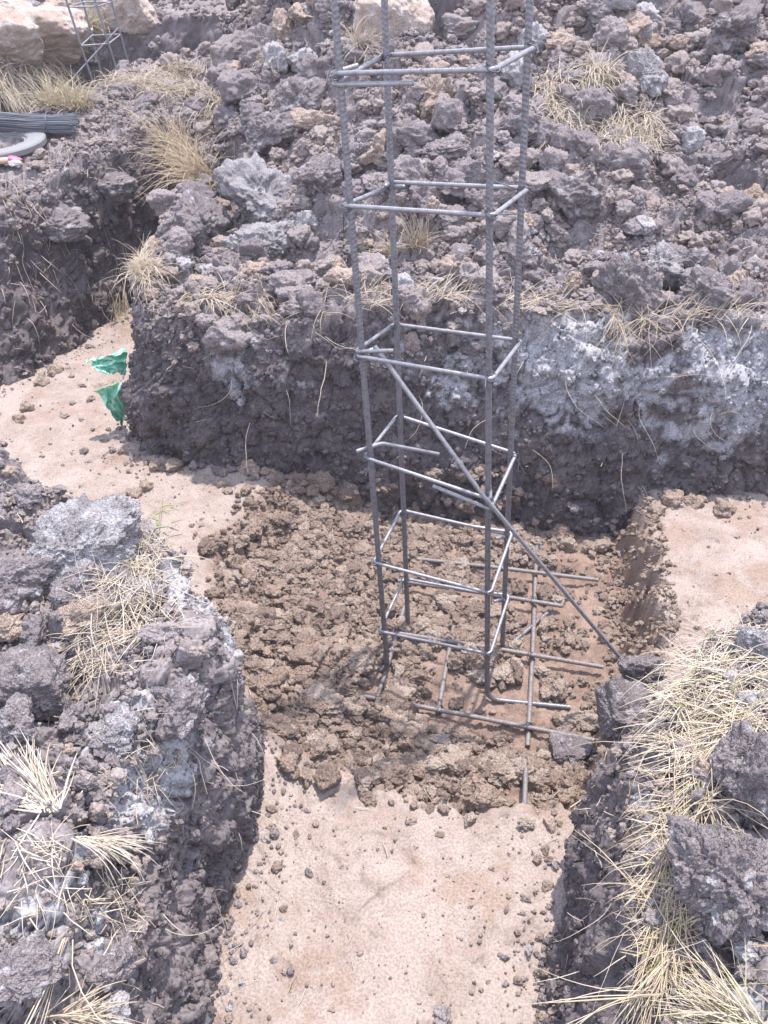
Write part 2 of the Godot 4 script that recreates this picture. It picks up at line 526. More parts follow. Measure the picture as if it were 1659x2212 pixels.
const CAGE := [0.145, -2.011, -0.422, 0.345, 0.224, -0.057, -0.022, -0.073]
func cage_at(i: float, j: float, y: float) -> Vector3:          # i, j: -1 or 1 at the four bars; more reaches outside
	var w: float = CAGE[2] + CAGE[7] * (y - 1.0)
	var x: float = i * CAGE[3] / 2.0
	var z: float = j * CAGE[4] / 2.0
	return Vector3(CAGE[0] + x * cos(w) + z * sin(w) + CAGE[5] * (y - 1.0), y, CAGE[1] - x * sin(w) + z * cos(w) + CAGE[6] * (y - 1.0))

func wire_tie(p: Vector3, along: Vector3, size: float, tails: float) -> ArrayMesh:
	var pts := []
	var a := along.normalized()
	var b := a.cross(Vector3(0.3, 0.8, 0.5)).normalized()
	var c := a.cross(b)
	var turn := rng.randf() * TAU
	pts.append(p + b.rotated(a, turn) * size + (b * rng.randf_range(-1, 1) + Vector3.DOWN * rng.randf()).normalized() * tails)
	for k in 15:
		var t := turn + TAU * k / 7.0
		pts.append(p + (b * cos(t) + c * sin(t)) * size * (1.0 + 0.1 * sin(k * 2.3)) + a * (k - 7) * 0.0011)
	pts.append(pts[-1] + (c * rng.randf_range(-1, 1) + Vector3.DOWN * rng.randf() * 0.6 + Vector3(0, 0, 0.4)).normalized() * tails * 0.8)
	return tube(smooth_path(pts, 0.006, 0.003), 0.0015, 5)

func make_cage() -> void:
	rng.seed = 77
	var t := base("column_cage", Vector3.ZERO)
	tag(t, "tall steel reinforcement cage of four ribbed bars and square links standing in the pit", "rebar cage")
	var rb := 0.0082
	var rs := 0.0052
	var feet := {Vector2(-1, 1): [on_y(722, 1417, -0.185)], Vector2(1, 1): [on_y(1232, 1528, -0.2)], Vector2(-1, -1): [Vector3(0.02, -0.2, -2.4)], Vector2(1, -1): [Vector3(0.62, -0.2, -2.25)]}
	for f in feet:
		var pts := [feet[f][0], cage_at(f.x, f.y, -0.195)]
		for y in [0.0, 0.5, 1.0, 1.5, 2.0, 2.45]:
			pts.append(cage_at(f.x, f.y, y))
		put("main_bar", rebar(pts, rb, 0.05), M.steel, t)
	# link levels at front left, front right, back right, back left
	var levels := [[1.625, 1.659, 1.668, 1.627], [1.35, 1.377, 1.371, 1.329], [0.972, 0.984, 0.978, 0.957], [0.665, 0.61, 0.621, 0.666], [0.29, 0.285, 0.317, 0.316], [0.005, 0.032, 0.052, 0.026], [1.93, 1.95, 1.96, 1.92], [2.2, 2.22, 2.23, 2.2]]
	var corner := [Vector2(-1, 1), Vector2(1, 1), Vector2(1, -1), Vector2(-1, -1)]
	var gx := 1.0 + 2.0 * (rb + rs * 0.9) / 0.345
	var gz := 1.0 + 2.0 * (rb + rs * 0.9) / 0.224
	# where each link's two ends meet, and how far the second end runs on
	var starts := [0, 3, 0, 1, 2, 2, 1, 0]
	for n in levels.size():
		var pts := []
		var s: int = starts[n]
		for k in 5:
			var q: int = (s + k) % 4
			pts.append(cage_at(corner[q].x * gx, corner[q].y * gz, levels[n][q] + (0.012 if k == 4 else 0.0)))
		var hook := [0.16, 0.09, 0.10, 0.16, 0.12, 0.10, 0.1, 0.1]
		var mid := cage_at(0, 0, levels[n][s])
		var run: Vector3 = (pts[1] - pts[0]).normalized()
		var inward: Vector3 = (mid - pts[0]).normalized()
		var second: Vector3 = pts[4] + (run * 0.9 + inward * 0.55).normalized() * hook[n] + Vector3(0, 0.01, 0)
		var first: Vector3 = pts[0] + ((pts[3] - pts[0]).normalized() * 0.35 + inward).normalized() * 0.06 + Vector3(0, 0.012, 0)
		if n == 0:                                           # this link's end runs back along its own front side, just below it
			pts[4] += Vector3(0, -0.034, 0)
			second = pts[4] + run * 0.195
		if n == 3:
			first = pts[0] + (pts[3] - pts[0]).normalized() * 0.17 + Vector3(0, -0.012, 0)
			pts[0] += Vector3(0, -0.02, 0)
			second = pts[4] + (run * 0.3 + inward * 0.5 + Vector3(0, 0.9, 0)).normalized() * 0.07
		pts.push_front(first)
		pts.append(second)
		put("link", rebar(pts, rs, 0.016, 0.0022), M.steel_light, t)
		for q in 4:
			var p := cage_at(corner[q].x * 1.03, corner[q].y * 1.04, levels[n][q])
			put("tie_wire", wire_tie(p, Vector3(corner[q].x * 0.5, 1, corner[q].y * 0.5), 0.0158, rng.randf_range(0.025, 0.07)), M.wire, t)
	# the loose end of a plain bar caught in the cage
	put("spacer_bar", tube(smooth_path([cage_at(-1.16, 1.25, 0.69), cage_at(-0.9, 0.6, 0.685), cage_at(-0.2, -0.6, 0.60)], 0.01, 0.004), 0.0055, 10), M.steel_light, t)
	var br := put("brace_bar", rebar([cage_at(-0.80, 0.95, 1.0), cage_at(0.97, 1.20, 0.635), Vector3(0.80, -0.06, -1.80)], 0.0062, 0.02), M.steel_light)
	tag(br, "slanting ribbed bar tied across the column cage down to the pit edge", "rebar")

func make_mat() -> void:
	rng.seed = 78
	var t := base("footing_mat", Vector3.ZERO)
	tag(t, "grid of crossing ribbed bars lying half buried on the pit bottom", "rebar mat")
	var along := [[on_y(880, 1205, -0.17), on_y(1293, 1253, -0.17)], [on_y(860, 1254, -0.165), on_y(1214, 1309, -0.165)], [on_y(860, 1368, -0.17), on_y(1303, 1441, -0.17)], [on_y(775, 1502, -0.175), on_y(1292, 1601, -0.175)]]
	for a in along:
		put("bar", rebar([a[0], a[0].lerp(a[1], 0.5) + Vector3(0, 0.004, 0), a[1]], 0.0078, 0.05), M.muddy, t)
	var across := [[on_y(1159, 1180, -0.19), on_y(1140, 1612, -0.19)], [on_y(1000, 1220, -0.19), on_y(946, 1540, -0.19)], [on_y(876, 1300, -0.19), on_y(814, 1512, -0.19)]]
	for a in across:
		put("bar", rebar([a[0], a[0].lerp(a[1], 0.5) + Vector3(0.003, 0, 0), a[1]], 0.0080, 0.05), M.muddy, t)
	put("bar", rebar([on_y(1136, 1660, -0.075), on_y(1132, 1775, -0.055)], 0.0068, 0.05), M.muddy, t)
	for p in [on_y(1150, 1297, -0.165), on_y(1146, 1418, -0.17), on_y(1142, 1572, -0.175), on_y(949, 1533, -0.175), on_y(818, 1508, -0.175), on_y(970, 1385, -0.17)]:
		put("tie_wire", wire_tie(p, Vector3(0.6, 0.3, 0.6), 0.016, rng.randf_range(0.02, 0.05)), M.wire, t)

func make_far_cage() -> void:
	rng.seed = 79
	var t := base("column_cage", Vector3.ZERO)
	tag(t, "small distant reinforcement cage leaning in the far trench beside the boulders", "rebar cage")
	var z := -6.15
	var top := [on_z(143, 0, z + 0.12), on_z(178, 0, z - 0.12), on_z(205, 0, z + 0.08), on_z(240, 0, z - 0.1)]
	var low := [on_z(200, 175, z + 0.12), on_z(217, 150, z - 0.12), on_z(258, 168, z + 0.08), on_z(280, 145, z - 0.1)]
	for k in 4:
		var d: Vector3 = low[k] - top[k]
		put("main_bar", tube(smooth_path([top[k] - d * 0.9, low[k] + d * 0.7], 0.02, 0.02), 0.0068, 8), M.steel, t)
	for f in [-0.12, 0.08, 0.55]:
		var q := []
		for k in [0, 2, 3, 1, 0]:
			q.append(top[k].lerp(low[k], f) + Vector3(0, 0.02 * (k % 2), 0))
		put("link", tube(smooth_path(q, 0.02, 0.01), 0.0045, 8), M.steel_light, t)
	put("brace", tube(smooth_path([on_z(140, 188, z + 0.16), on_z(256, 60, z - 0.05)], 0.02, 0.02), 0.005, 8), M.steel_light, t)

# ---------------------------------------------------------------- clods and stones
var ico := {}
func icosphere(level: int) -> Array:
	if ico.has(level): return ico[level]
	var g := (1.0 + sqrt(5.0)) / 2.0
	var v := []
	for p in [[-1, g, 0], [1, g, 0], [-1, -g, 0], [1, -g, 0], [0, -1, g], [0, 1, g], [0, -1, -g], [0, 1, -g], [g, 0, -1], [g, 0, 1], [-g, 0, -1], [-g, 0, 1]]:
		v.append(Vector3(p[0], p[1], p[2]).normalized())
	var f := [[0, 11, 5], [0, 5, 1], [0, 1, 7], [0, 7, 10], [0, 10, 11], [1, 5, 9], [5, 11, 4], [11, 10, 2], [10, 7, 6], [7, 1, 8], [3, 9, 4], [3, 4, 2], [3, 2, 6], [3, 6, 8], [3, 8, 9], [4, 9, 5], [2, 4, 11], [6, 2, 10], [8, 6, 7], [9, 8, 1]]
	for l in level:
		var seen := {}
		var nf := []
		for t in f:
			var m := []
			for e in 3:
				var a: int = t[e]
				var b: int = t[(e + 1) % 3]
				var key := mini(a, b) * 100000 + maxi(a, b)
				if not seen.has(key):
					seen[key] = v.size()
					v.append((v[a] + v[b]).normalized())
				m.append(seen[key])
			nf.append([t[0], m[0], m[2]]); nf.append([t[1], m[1], m[0]]); nf.append([t[2], m[2], m[1]]); nf.append(m)
		f = nf
	var idx := PackedInt32Array()
	for t in f: idx.append_array(PackedInt32Array([t[0], t[2], t[1]]))
	ico[level] = [PackedVector3Array(v), idx]
	return ico[level]

# A broken lump about 1 m across: rounded facets, then crumbly relief. size_m sets how coarse the relief is against the lump.
func clod_mesh(s: int, level: int, facets: int, sharp: float, crumble: float, tint := -1, coarse := 1.0) -> ArrayMesh:
	var r := RandomNumberGenerator.new()
	r.seed = s
	var pl := []
	for k in facets:
		var d := Vector3(r.randfn(), r.randfn(), r.randfn()).normalized()
		pl.append([d, r.randf_range(0.26, 0.50)])
	var src := icosphere(level)
	var dirs: PackedVector3Array = src[0]
	var v := PackedVector3Array()
	v.resize(dirs.size())
	var off := Vector3(r.randf(), r.randf(), r.randf()) * 40.0
	for i in dirs.size():
		var d := dirs[i]
		var sum := pow(1.0 / 0.60, sharp)
		for q in pl:
			var h: float = d.dot(q[0])
			if h > 0.05: sum += pow(h / q[1], sharp)
		var rad := pow(sum, -1.0 / sharp)
		var p := d * rad + off
		rad += crumble * (0.11 * n_mid.get_noise_3dv(p * 0.11) + 0.08 * n_mid.get_noise_3dv(p * 0.3) - 0.075 * (n_crumb.get_noise_3dv(p * 0.13 * coarse) + 0.5) - 0.035 * (n_crumb2.get_noise_3dv(p * 0.13 * coarse) + 0.5) + 0.03 * n_fine.get_noise_3dv(p * 0.13 * coarse))
		rad = maxf(rad, 0.12)
		v[i] = d * rad
	var idx: PackedInt32Array = src[1]
	var n := PackedVector3Array()
	n.resize(v.size())
	for k in range(0, idx.size(), 3):
		var m := (v[idx[k + 2]] - v[idx[k]]).cross(v[idx[k + 1]] - v[idx[k]])
		for e in 3: n[idx[k + e]] += m
	for i in n.size(): n[i] = n[i].normalized()
	var c := PackedColorArray()
	if tint >= 0:
		c.resize(v.size())
		for i in v.size(): c[i] = clod_tint(tint, v[i], off)
	return arrays_mesh(v, n, c, idx)

func clod_tint(kind: int, p: Vector3, off: Vector3) -> Color:
	var q := p * 0.35 + off
	var a := n_col.get_noise_3dv(q * 3.0)
	var m := n_crust.get_noise_3dv(q * 1.2)
	match kind:
		0: return Color(0.245, 0.222, 0.230).lerp(Color(0.33, 0.298, 0.298), clampf(0.5 + a, 0.0, 1.0)).lerp(Color(0.47, 0.46, 0.475), sm(0.25, 0.5, m))
		1: return Color(0.31, 0.295, 0.305).lerp(Color(0.47, 0.462, 0.475), sm(-0.3, 0.25, m + a * 0.3))
		2: return Color(0.42, 0.33, 0.26).lerp(Color(0.52, 0.43, 0.36), clampf(0.5 + a, 0.0, 1.0))
	return Color(0.58, 0.47, 0.395).lerp(Color(0.70, 0.62, 0.56), clampf(0.5 + a + m, 0.0, 1.0))

var clods := []
var crumbs := []
func random_basis() -> Basis:
	return Basis(Quaternion(Vector3(rng.randfn(), rng.randfn(), rng.randfn()).normalized(), rng.randf() * TAU))

func make_clod_shapes() -> void:
	for k in 10: clods.append(clod_mesh(300 + k, 4, 8 + k % 4, 17.0, 1.3, -1, 1.3))
	for k in 8: crumbs.append(clod_mesh(500 + k, 3, 8, 15.0, 1.6, -1, 1.1))

func copies(called: String, label: String, category: String, mesh: Mesh, mat: Material, at: Array, tints: Array) -> void:
	var mm := MultiMesh.new()
	mm.transform_format = MultiMesh.TRANSFORM_3D
	mm.use_colors = true
	mm.mesh = mesh
	mm.instance_count = at.size()
	for i in at.size():
		mm.set_instance_transform(i, at[i])
		mm.set_instance_color(i, tints[i])
	var o := MultiMeshInstance3D.new()
	o.name = numbered(called)
	o.multimesh = mm
	o.material_override = mat
	add_child(o)
	tag(o, label, category, "", "stuff")

func soil_tint() -> Color:
	var c := Color(0.225, 0.202, 0.205).lerp(Color(0.35, 0.317, 0.313), rng.randf())
	var k := rng.randf()
	if k < 0.10: c = c.lerp(Color(0.42, 0.335, 0.28), rng.randf_range(0.4, 1.0))
	elif k < 0.16: c = c.lerp(Color(0.45, 0.44, 0.45), rng.randf_range(0.4, 1.0))
	return c

func brown_tint() -> Color:
	var c := Color(0.34, 0.265, 0.215).lerp(Color(0.43, 0.36, 0.305), rng.randf())
	return c.lerp(Color(0.21, 0.16, 0.13), rng.randf() * 0.8)

func set_down(x: float, z: float, r: float, sink: float) -> Transform3D:
	var b := random_basis().scaled(Vector3(r, r, r) * 2.0 * Vector3(rng.randf_range(0.8, 1.35), rng.randf_range(0.7, 1.05), rng.randf_range(0.8, 1.25)))
	return Transform3D(b, Vector3(x, height(x, z) + r * (0.75 - sink), z))

func power_size(lo: float, hi: float, e: float) -> float:
	return pow(lerpf(pow(lo, 1.0 - e), pow(hi, 1.0 - e), rng.randf()), 1.0 / (1.0 - e))

func in_view(p: Vector3, margin := 60.0) -> bool:
	var q := p - EYE
	var t := deg_to_rad(PITCH)
	var d := -q.y * sin(t) - q.z * cos(t)
	if d < 0.2: return false
	var sx := 829.5 + FOCAL * q.x / d
	var sy := 1106.0 - FOCAL * (q.y * cos(t) - q.z * sin(t)) / d
	return sx > -margin and sx < 1659 + margin and sy > -margin and sy < 2212 + margin

var bars_seen := []
var keep_out := []
func near_bar(x: float, z: float) -> bool:
	var p := Vector2(x, z)
	for c in keep_out:
		if p.distance_to(Vector2(c[0].x, c[0].z)) < c[1]: return true
	for b in bars_seen:
		if p.distance_to(Geometry2D.get_closest_point_to_segment(p, Vector2(b[0].x, b[0].z), Vector2(b[1].x, b[1].z))) < 0.034: return true
	return false

func scatter() -> void:
	keep_out = [[on_ground(4, 338), 0.27], [on_ground(75, 290), 0.12], [on_ground(130, 288), 0.12], [on_ground(20, 290), 0.12], [on_ground(20, 364), 0.1]]
	bars_seen = [[on_y(906, 1524, -0.17), on_y(1292, 1601, -0.17)], [on_y(1085, 1405, -0.17), on_y(1303, 1441, -0.17)], [on_y(1155, 1230, -0.19), on_y(1140, 1612, -0.19)], [on_y(970, 1395, -0.19), on_y(946, 1540, -0.19)], [on_y(836, 1445, -0.19), on_y(814, 1512, -0.19)], [on_y(1053, 1515, -0.2), on_y(1235, 1528, -0.2)], [on_y(1090, 1228, -0.17), on_y(1293, 1253, -0.17)], [on_y(886, 1258, -0.165), on_y(1214, 1309, -0.165)], [on_y(1135, 1675, -0.06), on_y(1133, 1772, -0.06)]]
	rng.seed = 4001
	# heap of dug soil behind the pit, and the tops of the banks: [x0, x1, z0, z1, how many, smallest, largest, exponent]
	var all := []
	var zones := [[-1.0, 2.1, -3.75, -2.95, 24000, 0.0035, 0.055, 3.1], [-1.0, 2.9, -5.2, -3.6, 36000, 0.005, 0.07, 3.1], [-1.2, 3.6, -7.2, -5.0, 22000, 0.007, 0.085, 3.1], [-2.6, -0.9, -5.6, -3.7, 16000, 0.004, 0.022, 3.0], [-1.3, -0.38, -2.0, -0.35, 12000, 0.0025, 0.03, 2.8], [0.42, 1.1, -1.6, -0.35, 6000, 0.0025, 0.02, 2.8], [-4.0, -1.2, -9.0, -5.4, 6000, 0.008, 0.05, 2.7]]
	for zn in zones:
		for k in zn[4]:
			var x := rng.randf_range(zn[0], zn[1])
			var z := rng.randf_range(zn[2], zn[3])
			var h := height(x, z)
			var bare := sm(-0.25, 0.3, n_crust.get_noise_2d(x * 0.5, z * 0.5))      # clods gather in drifts
			if near_bar(x, z) or h < 0.45 or rng.randf() > 0.35 + 0.65 * bare or not in_view(Vector3(x, h, z)): continue
			var size := power_size(zn[5], zn[6], zn[7])
			size = maxf(0.003, size * lerpf(0.45, 1.15, bare))
			if k < zn[4] * 0.004 and zn[3] < -2.9: size = rng.randf_range(0.03, zn[6] * 1.25)
			all.append([size, x, z])
	place(all, "soil_clod", 290, "crumbly dark grey clod of dug soil lying loose on the banks", "clod", "loose soil clods on the banks", "loose_soil", "loose dark grey soil crumbs strewn over the banks", false)
	all = []
	# brown lumps in the pit
	for k in 20000:
		var x := rng.randf_range(-0.82, 1.05)
		var z := rng.randf_range(-2.85, -1.18)
		var d := pit_depth_in(x, z)
		var bare := maxf(sm(0.5, 0.75, x + 0.1 * n_mid.get_noise_2d(x, z)), 0.9 * sm(0.10, 0.2, x) * sm(0.62, 0.5, x) * sm(-1.95, -1.88, z) * sm(-1.66, -1.72, z))
		if near_bar(x, z) or height(x, z) > 0.05 or d < -0.14 or rng.randf() > (0.10 * sm(-0.14, 0.0, d) + 0.90 * sm(-0.01, 0.13, d + 0.04 * n_mid.get_noise_2d(x * 1.5, z * 1.5))) * (1.0 - 0.93 * bare): continue
		all.append([power_size(0.0045, 0.030, 2.0) * (0.75 + 0.6 * sm(-0.2, 0.4, n_col.get_noise_2d(x * 1.2, z * 1.2))), x, z])
	place(all, "brown_clod", 300, "rough brown clod among the rubble on the pit bottom", "clod", "brown clods in the pit", "brown_rubble", "small brown rubble covering the pit bottom", true)
	# crumbs on the trench floor and clinging to the cut faces
	var at := [[], []]
	var tint := [[], []]
	for k in 5200:
		var x := rng.randf_range(-2.4, 1.9)
		var z := rng.randf_range(-4.2, -0.45) if k % 3 else rng.randf_range(-1.45, -0.5)
		if k % 3 == 0: x = rng.randf_range(-0.4, 0.5)
		var h := height(x, z)
		if h > 0.12 or h < -0.12 or (k % 3 == 0 and k % 4 != 1): continue
		var r := power_size(0.0015, 0.006 if z > -1.6 else 0.02, 2.4)
		at[k % 2].append(set_down(x, z, r, 0.62))
		tint[k % 2].append((Color(0.42, 0.365, 0.33) if rng.randf() < 0.88 else Color(0.22, 0.19, 0.185)).lerp(Color(0.33, 0.27, 0.23), rng.randf() * 0.7))
	for k in 9000:
		var w: Array = [["left_ground", 0.10], ["right_ground", 0.09], ["back_ground", 0.12], ["plateau_ground", 0.14]][k % 4]
		var src: Array = wall_points[w[0]]
		var p: Vector3 = src[0][rng.randi() % src[2] * src[3] + 20]
		var r0: float = absf(rng.randfn()) * w[1]
		var turn := rng.randf() * TAU
		var x := p.x + cos(turn) * r0
		var z := p.z + sin(turn) * r0
		var h := height(x, z)
		if h > 0.10 or not in_view(Vector3(x, h, z)): continue
		var r := power_size(0.0022, 0.018, 2.5)
		at[k % 2].append(set_down(x, z, r, 0.45))
		tint[k % 2].append(soil_tint() if rng.randf() < 0.65 else Color(0.36, 0.30, 0.26).lerp(Color(0.27, 0.21, 0.175), rng.randf()))
	for k in 4000:
		var x := rng.randf_range(0.5, 1.12)
		var z := rng.randf_range(-2.7, -1.3)
		var d := pit_depth_in(x, z)
		if d < -0.05 or d > 0.16 or near_bar(x, z) or height(x, z) > 0.05: continue
		at[k % 2].append(set_down(x, z, power_size(0.003, 0.014, 2.3), 0.4))
		tint[k % 2].append(brown_tint())
	for k in 2: copies("loose_grit", "pale and dark grit scattered over the sandy trench floor", "grit", crumbs[k], M.crumb, at[k], tint[k])
	at = []
	tint = []
	for w in [["back_ground", 16000, 0.003, 0.014], ["left_ground", 16000, 0.0018, 0.011], ["right_ground", 12000, 0.0018, 0.011], ["plateau_ground", 2500, 0.005, 0.03]]:
		var s: Array = wall_points[w[0]]
		for k in w[1]:
			var i: int = rng.randi() % s[2] * s[3] + rng.randi() % s[4]
			var p: Vector3 = s[0][i]
			if not in_view(p): continue
			var r := power_size(w[2], w[3], 2.6)
			at.append(Transform3D(random_basis().scaled(Vector3.ONE * r * 2.0), p + s[1][i] * r * 0.3))
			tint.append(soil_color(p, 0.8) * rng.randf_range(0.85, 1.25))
	copies("wall_crumbs", "fine soil crumbs clinging to the cut trench faces", "crumbs", crumbs[3], M.crumb, at, tint)

func where(x: float, z: float, brown: bool) -> String:
	if brown:
		if z < -2.45: return "in the pit against the shaded back face"
		if x < -0.33: return "in the rubble along the foot of the left bank"
		if x < -0.1: return "in the rubble between the left bank and the cage"
		if z > -1.72: return "in the rubble between the mat and the sandy floor"
		if x > 0.45: return "on the bare pit bottom right of the cage"
		return "in the rubble under the cage"
	if z < -5.5 and x < -1.2: return "on the bank of the far trench"
	if x < -0.95 and z < -3.5: return "on the plateau above the left trench"
	if z < -4.4:
		if x < -0.3: return "high on the soil heap left of the tall boulder"
		return "high on the soil heap near the tall boulder" if x < 0.6 else "high on the soil heap around the matted sod"
	if z < -3.3:
		if x < -0.2: return "on the heap slope behind the pale matted straw"
		return "on the heap slope behind the cage" if x < 0.6 else "on the heap slope below the matted sod"
	if z < -2.8:
		if x < -0.2: return "on the back edge left of the cage"
		return "on the back edge behind the cage" if x < 0.6 else "on the back edge above the crusted face"
	return "on the straw-strewn left bank" if x < 0.0 else "among the straw on the right bank"

func place(all: Array, called: String, most: int, label: String, category: String, group: String, rest: String, rest_label: String, brown: bool) -> void:
	all.sort_custom(func(a, b): return a[0] / Vector2(a[1], a[2] - 0.5).length() > b[0] / Vector2(b[1], b[2] - 0.5).length())
	var at := []
	var tint := []
	var mats: Array = M.brown if brown else M.clod
	for k in all.size():
		var a: Array = all[k]
		var tf := set_down(a[1], a[2], a[0], rng.randf_range(0.1, 0.6))
		if k < most:
			var o := put(called, clods[rng.randi() % clods.size()], mats[rng.randi() % mats.size()])
			o.transform = tf
			var look: String = ["dark grey", "grey", "brownish grey", "dull brown", "pale grey", "tan", "dark grey", "grey", "brownish grey", "brownish grey"][mats.find(o.material_override)] if not brown else ["brown", "light brown", "reddish brown", "pale tan", "dark brown"][mats.find(o.material_override)]
			tag(o, ("%s %s clod %s" % ["big" if a[0] > (0.026 if brown else 0.045) else ("middling" if a[0] > (0.02 if brown else 0.03) else "small"), look, where(a[1], a[2], brown)]), category, group)
		else:
			at.append(tf)
			tint.append(brown_tint() if brown else soil_tint().lerp(Color(0.36, 0.305, 0.275), 0.7 * sm(0.1, 0.5, n_col.get_noise_2d(a[1] * 0.45 + 4.0, a[2] * 0.45) + 0.25)))
	var n := 4
	for q in n:
		var a2 := []
		var t2 := []
		for k in range(q, at.size(), n):
			a2.append(at[k])
			t2.append(tint[k])
		copies(rest, rest_label, "rubble" if brown else "soil", clods[q * 2] if brown else crumbs[q * 2], M.crumb, a2, t2)

# ---------------------------------------------------------------- single large clods, stones and boulders
func lump(called: String, label: String, category: String, group: String, x: float, y: float, wide: float, tall: float, kind: int, s: int, level := 5, facets := 7, coarse := 1.6, crumble := 0.9) -> void:
	var p := on_ground(x, y + tall * 0.28)
	var depth := (p - EYE).dot(Vector3(0, -sin(deg_to_rad(PITCH)), -cos(deg_to_rad(PITCH))))
	var w := wide * depth / FOCAL
	var h := tall * depth / FOCAL
	var o := put(called, clod_mesh(s, level, facets + 2, 16.0, crumble * 1.35, kind, coarse), M.lump)
	rng.seed = s
	o.basis = Basis(Vector3.UP, rng.randf() * TAU)
	o.scale = Vector3(w * 1.12, h * 1.12, (w + h) * 0.56)
	o.position = p + Vector3(0, h * 0.22, -h * 0.12)
	tag(o, label, category, group)

func make_lumps() -> void:
	lump("soil_clod", "big whitish grey clod with a crusted top on the straw-strewn left bank", "clod", "", 165, 1180, 215, 150, 1, 901, 6)
	lump("soil_clod", "small dark clod tucked under the big whitish clod", "clod", "", 160, 1275, 75, 62, 0, 902)
	lump("soil_clod", "pale tan clod beside the fallen straw on the left bank", "clod", "", 172, 1335, 88, 70, 2, 903)
	lump("soil_clod", "large dark flat slab of soil on the left bank", "clod", "", 95, 1485, 190, 150, 0, 904, 5, 10, 2.2, 0.75)
	lump("soil_clod", "dark squarish slab leaning below the large flat slab", "clod", "", 32, 1570, 105, 125, 0, 905, 5, 10, 2.2, 0.75)
	lump("soil_clod", "white crusted lump next to the dark slabs on the left bank", "clod", "", 262, 1572, 120, 84, 1, 906)
	lump("soil_clod", "layered grey slab lying above the pale tan clod", "clod", "", 35, 1245, 130, 120, 0, 907)
	lump("soil_clod", "rough clod full of fine roots at the edge of the left bank", "clod", "", 385, 1512, 130, 105, 0, 908, 5)
	lump("soil_clod", "pale crumbly clod near the dark slab edge on the left bank", "clod", "", 20, 1350, 90, 70, 2, 909)
	lump("soil_clod", "smooth grey oval clod low on the left bank", "clod", "", 250, 2075, 100, 60, 0, 910)
	lump("soil_clod", "broad grey slab in the lowest corner of the left bank", "clod", "", 45, 2090, 170, 110, 0, 911, 5, 11, 2.0, 0.9)
	lump("soil_clod", "huge grey clod with a white patch lying in straw on the right bank", "clod", "", 1575, 1900, 255, 285, 0, 920, 6, 12, 2.4, 0.9)
	lump("soil_clod", "dark tall clod behind the straw on the right bank", "clod", "", 1625, 1665, 150, 220, 0, 921, 5, 12, 2.0, 0.9)
	lump("soil_clod", "rounded grey clod hanging over the pit corner under the straw", "clod", "", 1345, 1555, 125, 130, 0, 922, 5, 7, 1.8, 0.7)
	lump("soil_clod", "root-bound grey clod where the slanting bar ends", "clod", "", 1378, 1455, 85, 80, 0, 923)
	lump("soil_clod", "dark clod fallen beside the footing mat", "clod", "", 1225, 1625, 100, 70, 0, 924)
	lump("soil_clod", "blue grey clod half hidden by straw above the right trench", "clod", "", 1640, 1385, 70, 70, 1, 925)
	lump("soil_clod", "large clod with a white crusted face at the foot of the heap", "clod", "", 562, 425, 150, 120, 1, 930, 5, 6)
	lump("soil_clod", "whitish clod below the large crusted clod", "clod", "", 582, 522, 115, 78, 1, 931)
	lump("soil_clod", "dark blocky clod under the golden grass tuft", "clod", "", 420, 480, 150, 110, 0, 932, 5, 6)
	lump("soil_clod", "rounded clod on the heap behind the nearest corner bar", "clod", "", 650, 225, 95, 90, 0, 933)
	lump("soil_clod", "dark hollowed clod left of the middle link of the cage", "clod", "", 690, 385, 95, 75, 0, 934)
	lump("soil_clod", "dark clod with an overhanging top on the heap", "clod", "", 585, 290, 110, 80, 0, 935)
	lump("soil_clod", "tan crumbly clod seen through the cage below its top link", "clod", "", 943, 205, 72, 90, 2, 936)
	lump("soil_clod", "dark flat block seen through the cage on the heap", "clod", "", 965, 318, 105, 48, 0, 937)
	lump("soil_clod", "round brown grey clod seen through the cage above the trench edge", "clod", "", 985, 575, 66, 70, 0, 938)
	lump("boulder", "tall tan boulder on top of the heap behind the cage", "boulder", "", 850, 45, 120, 130, 3, 939, 5, 6, 1.3, 0.5)
	lump("stone", "pale flat-topped stone high on the heap above the matted sod", "stone", "", 1378, 90, 72, 56, 2, 940)
	lump("soil_clod", "blue grey clod just below the pale flat-topped stone", "clod", "", 1385, 165, 68, 80, 1, 941)
	lump("soil_clod", "broad grey clod on the heap below the matted sod", "clod", "", 1235, 425, 140, 95, 0, 942, 5)
	lump("soil_clod", "white crusted clod above the notch in the back edge", "clod", "", 1428, 570, 75, 90, 1, 943)
	lump("soil_clod", "brownish clod touching the white crusted clod", "clod", "", 1485, 580, 75, 66, 0, 944)
	lump("soil_clod", "grey ridge-shaped clod right of the brownish clod", "clod", "", 1520, 635, 90, 80, 0, 945)
	lump("soil_clod", "upright grey clod standing over the notch in the back edge", "clod", "", 1350, 620, 78, 130, 0, 946)
	lump("soil_clod", "small tan clod left of the upright grey clod", "clod", "", 1237, 608, 40, 40, 2, 947)
	lump("soil_clod", "dark clod at the foot of the matted sod", "clod", "", 1140, 560, 80, 60, 0, 948)
	lump("soil_clod", "pale stone-like clod far right on the heap", "clod", "", 1630, 435, 72, 52, 2, 949)
	lump("soil_clod", "dark clod crowning the heap at its hazy end", "clod", "", 1590, 60, 130, 100, 0, 950)
	lump("soil_clod", "dark clod on the plateau above the torn green sack", "clod", "", 140, 485, 110, 62, 0, 951, 5)
	lump("soil_clod", "crumbling block on the plateau edge beside the golden grass tuft", "clod", "", 235, 400, 85, 60, 0, 952)
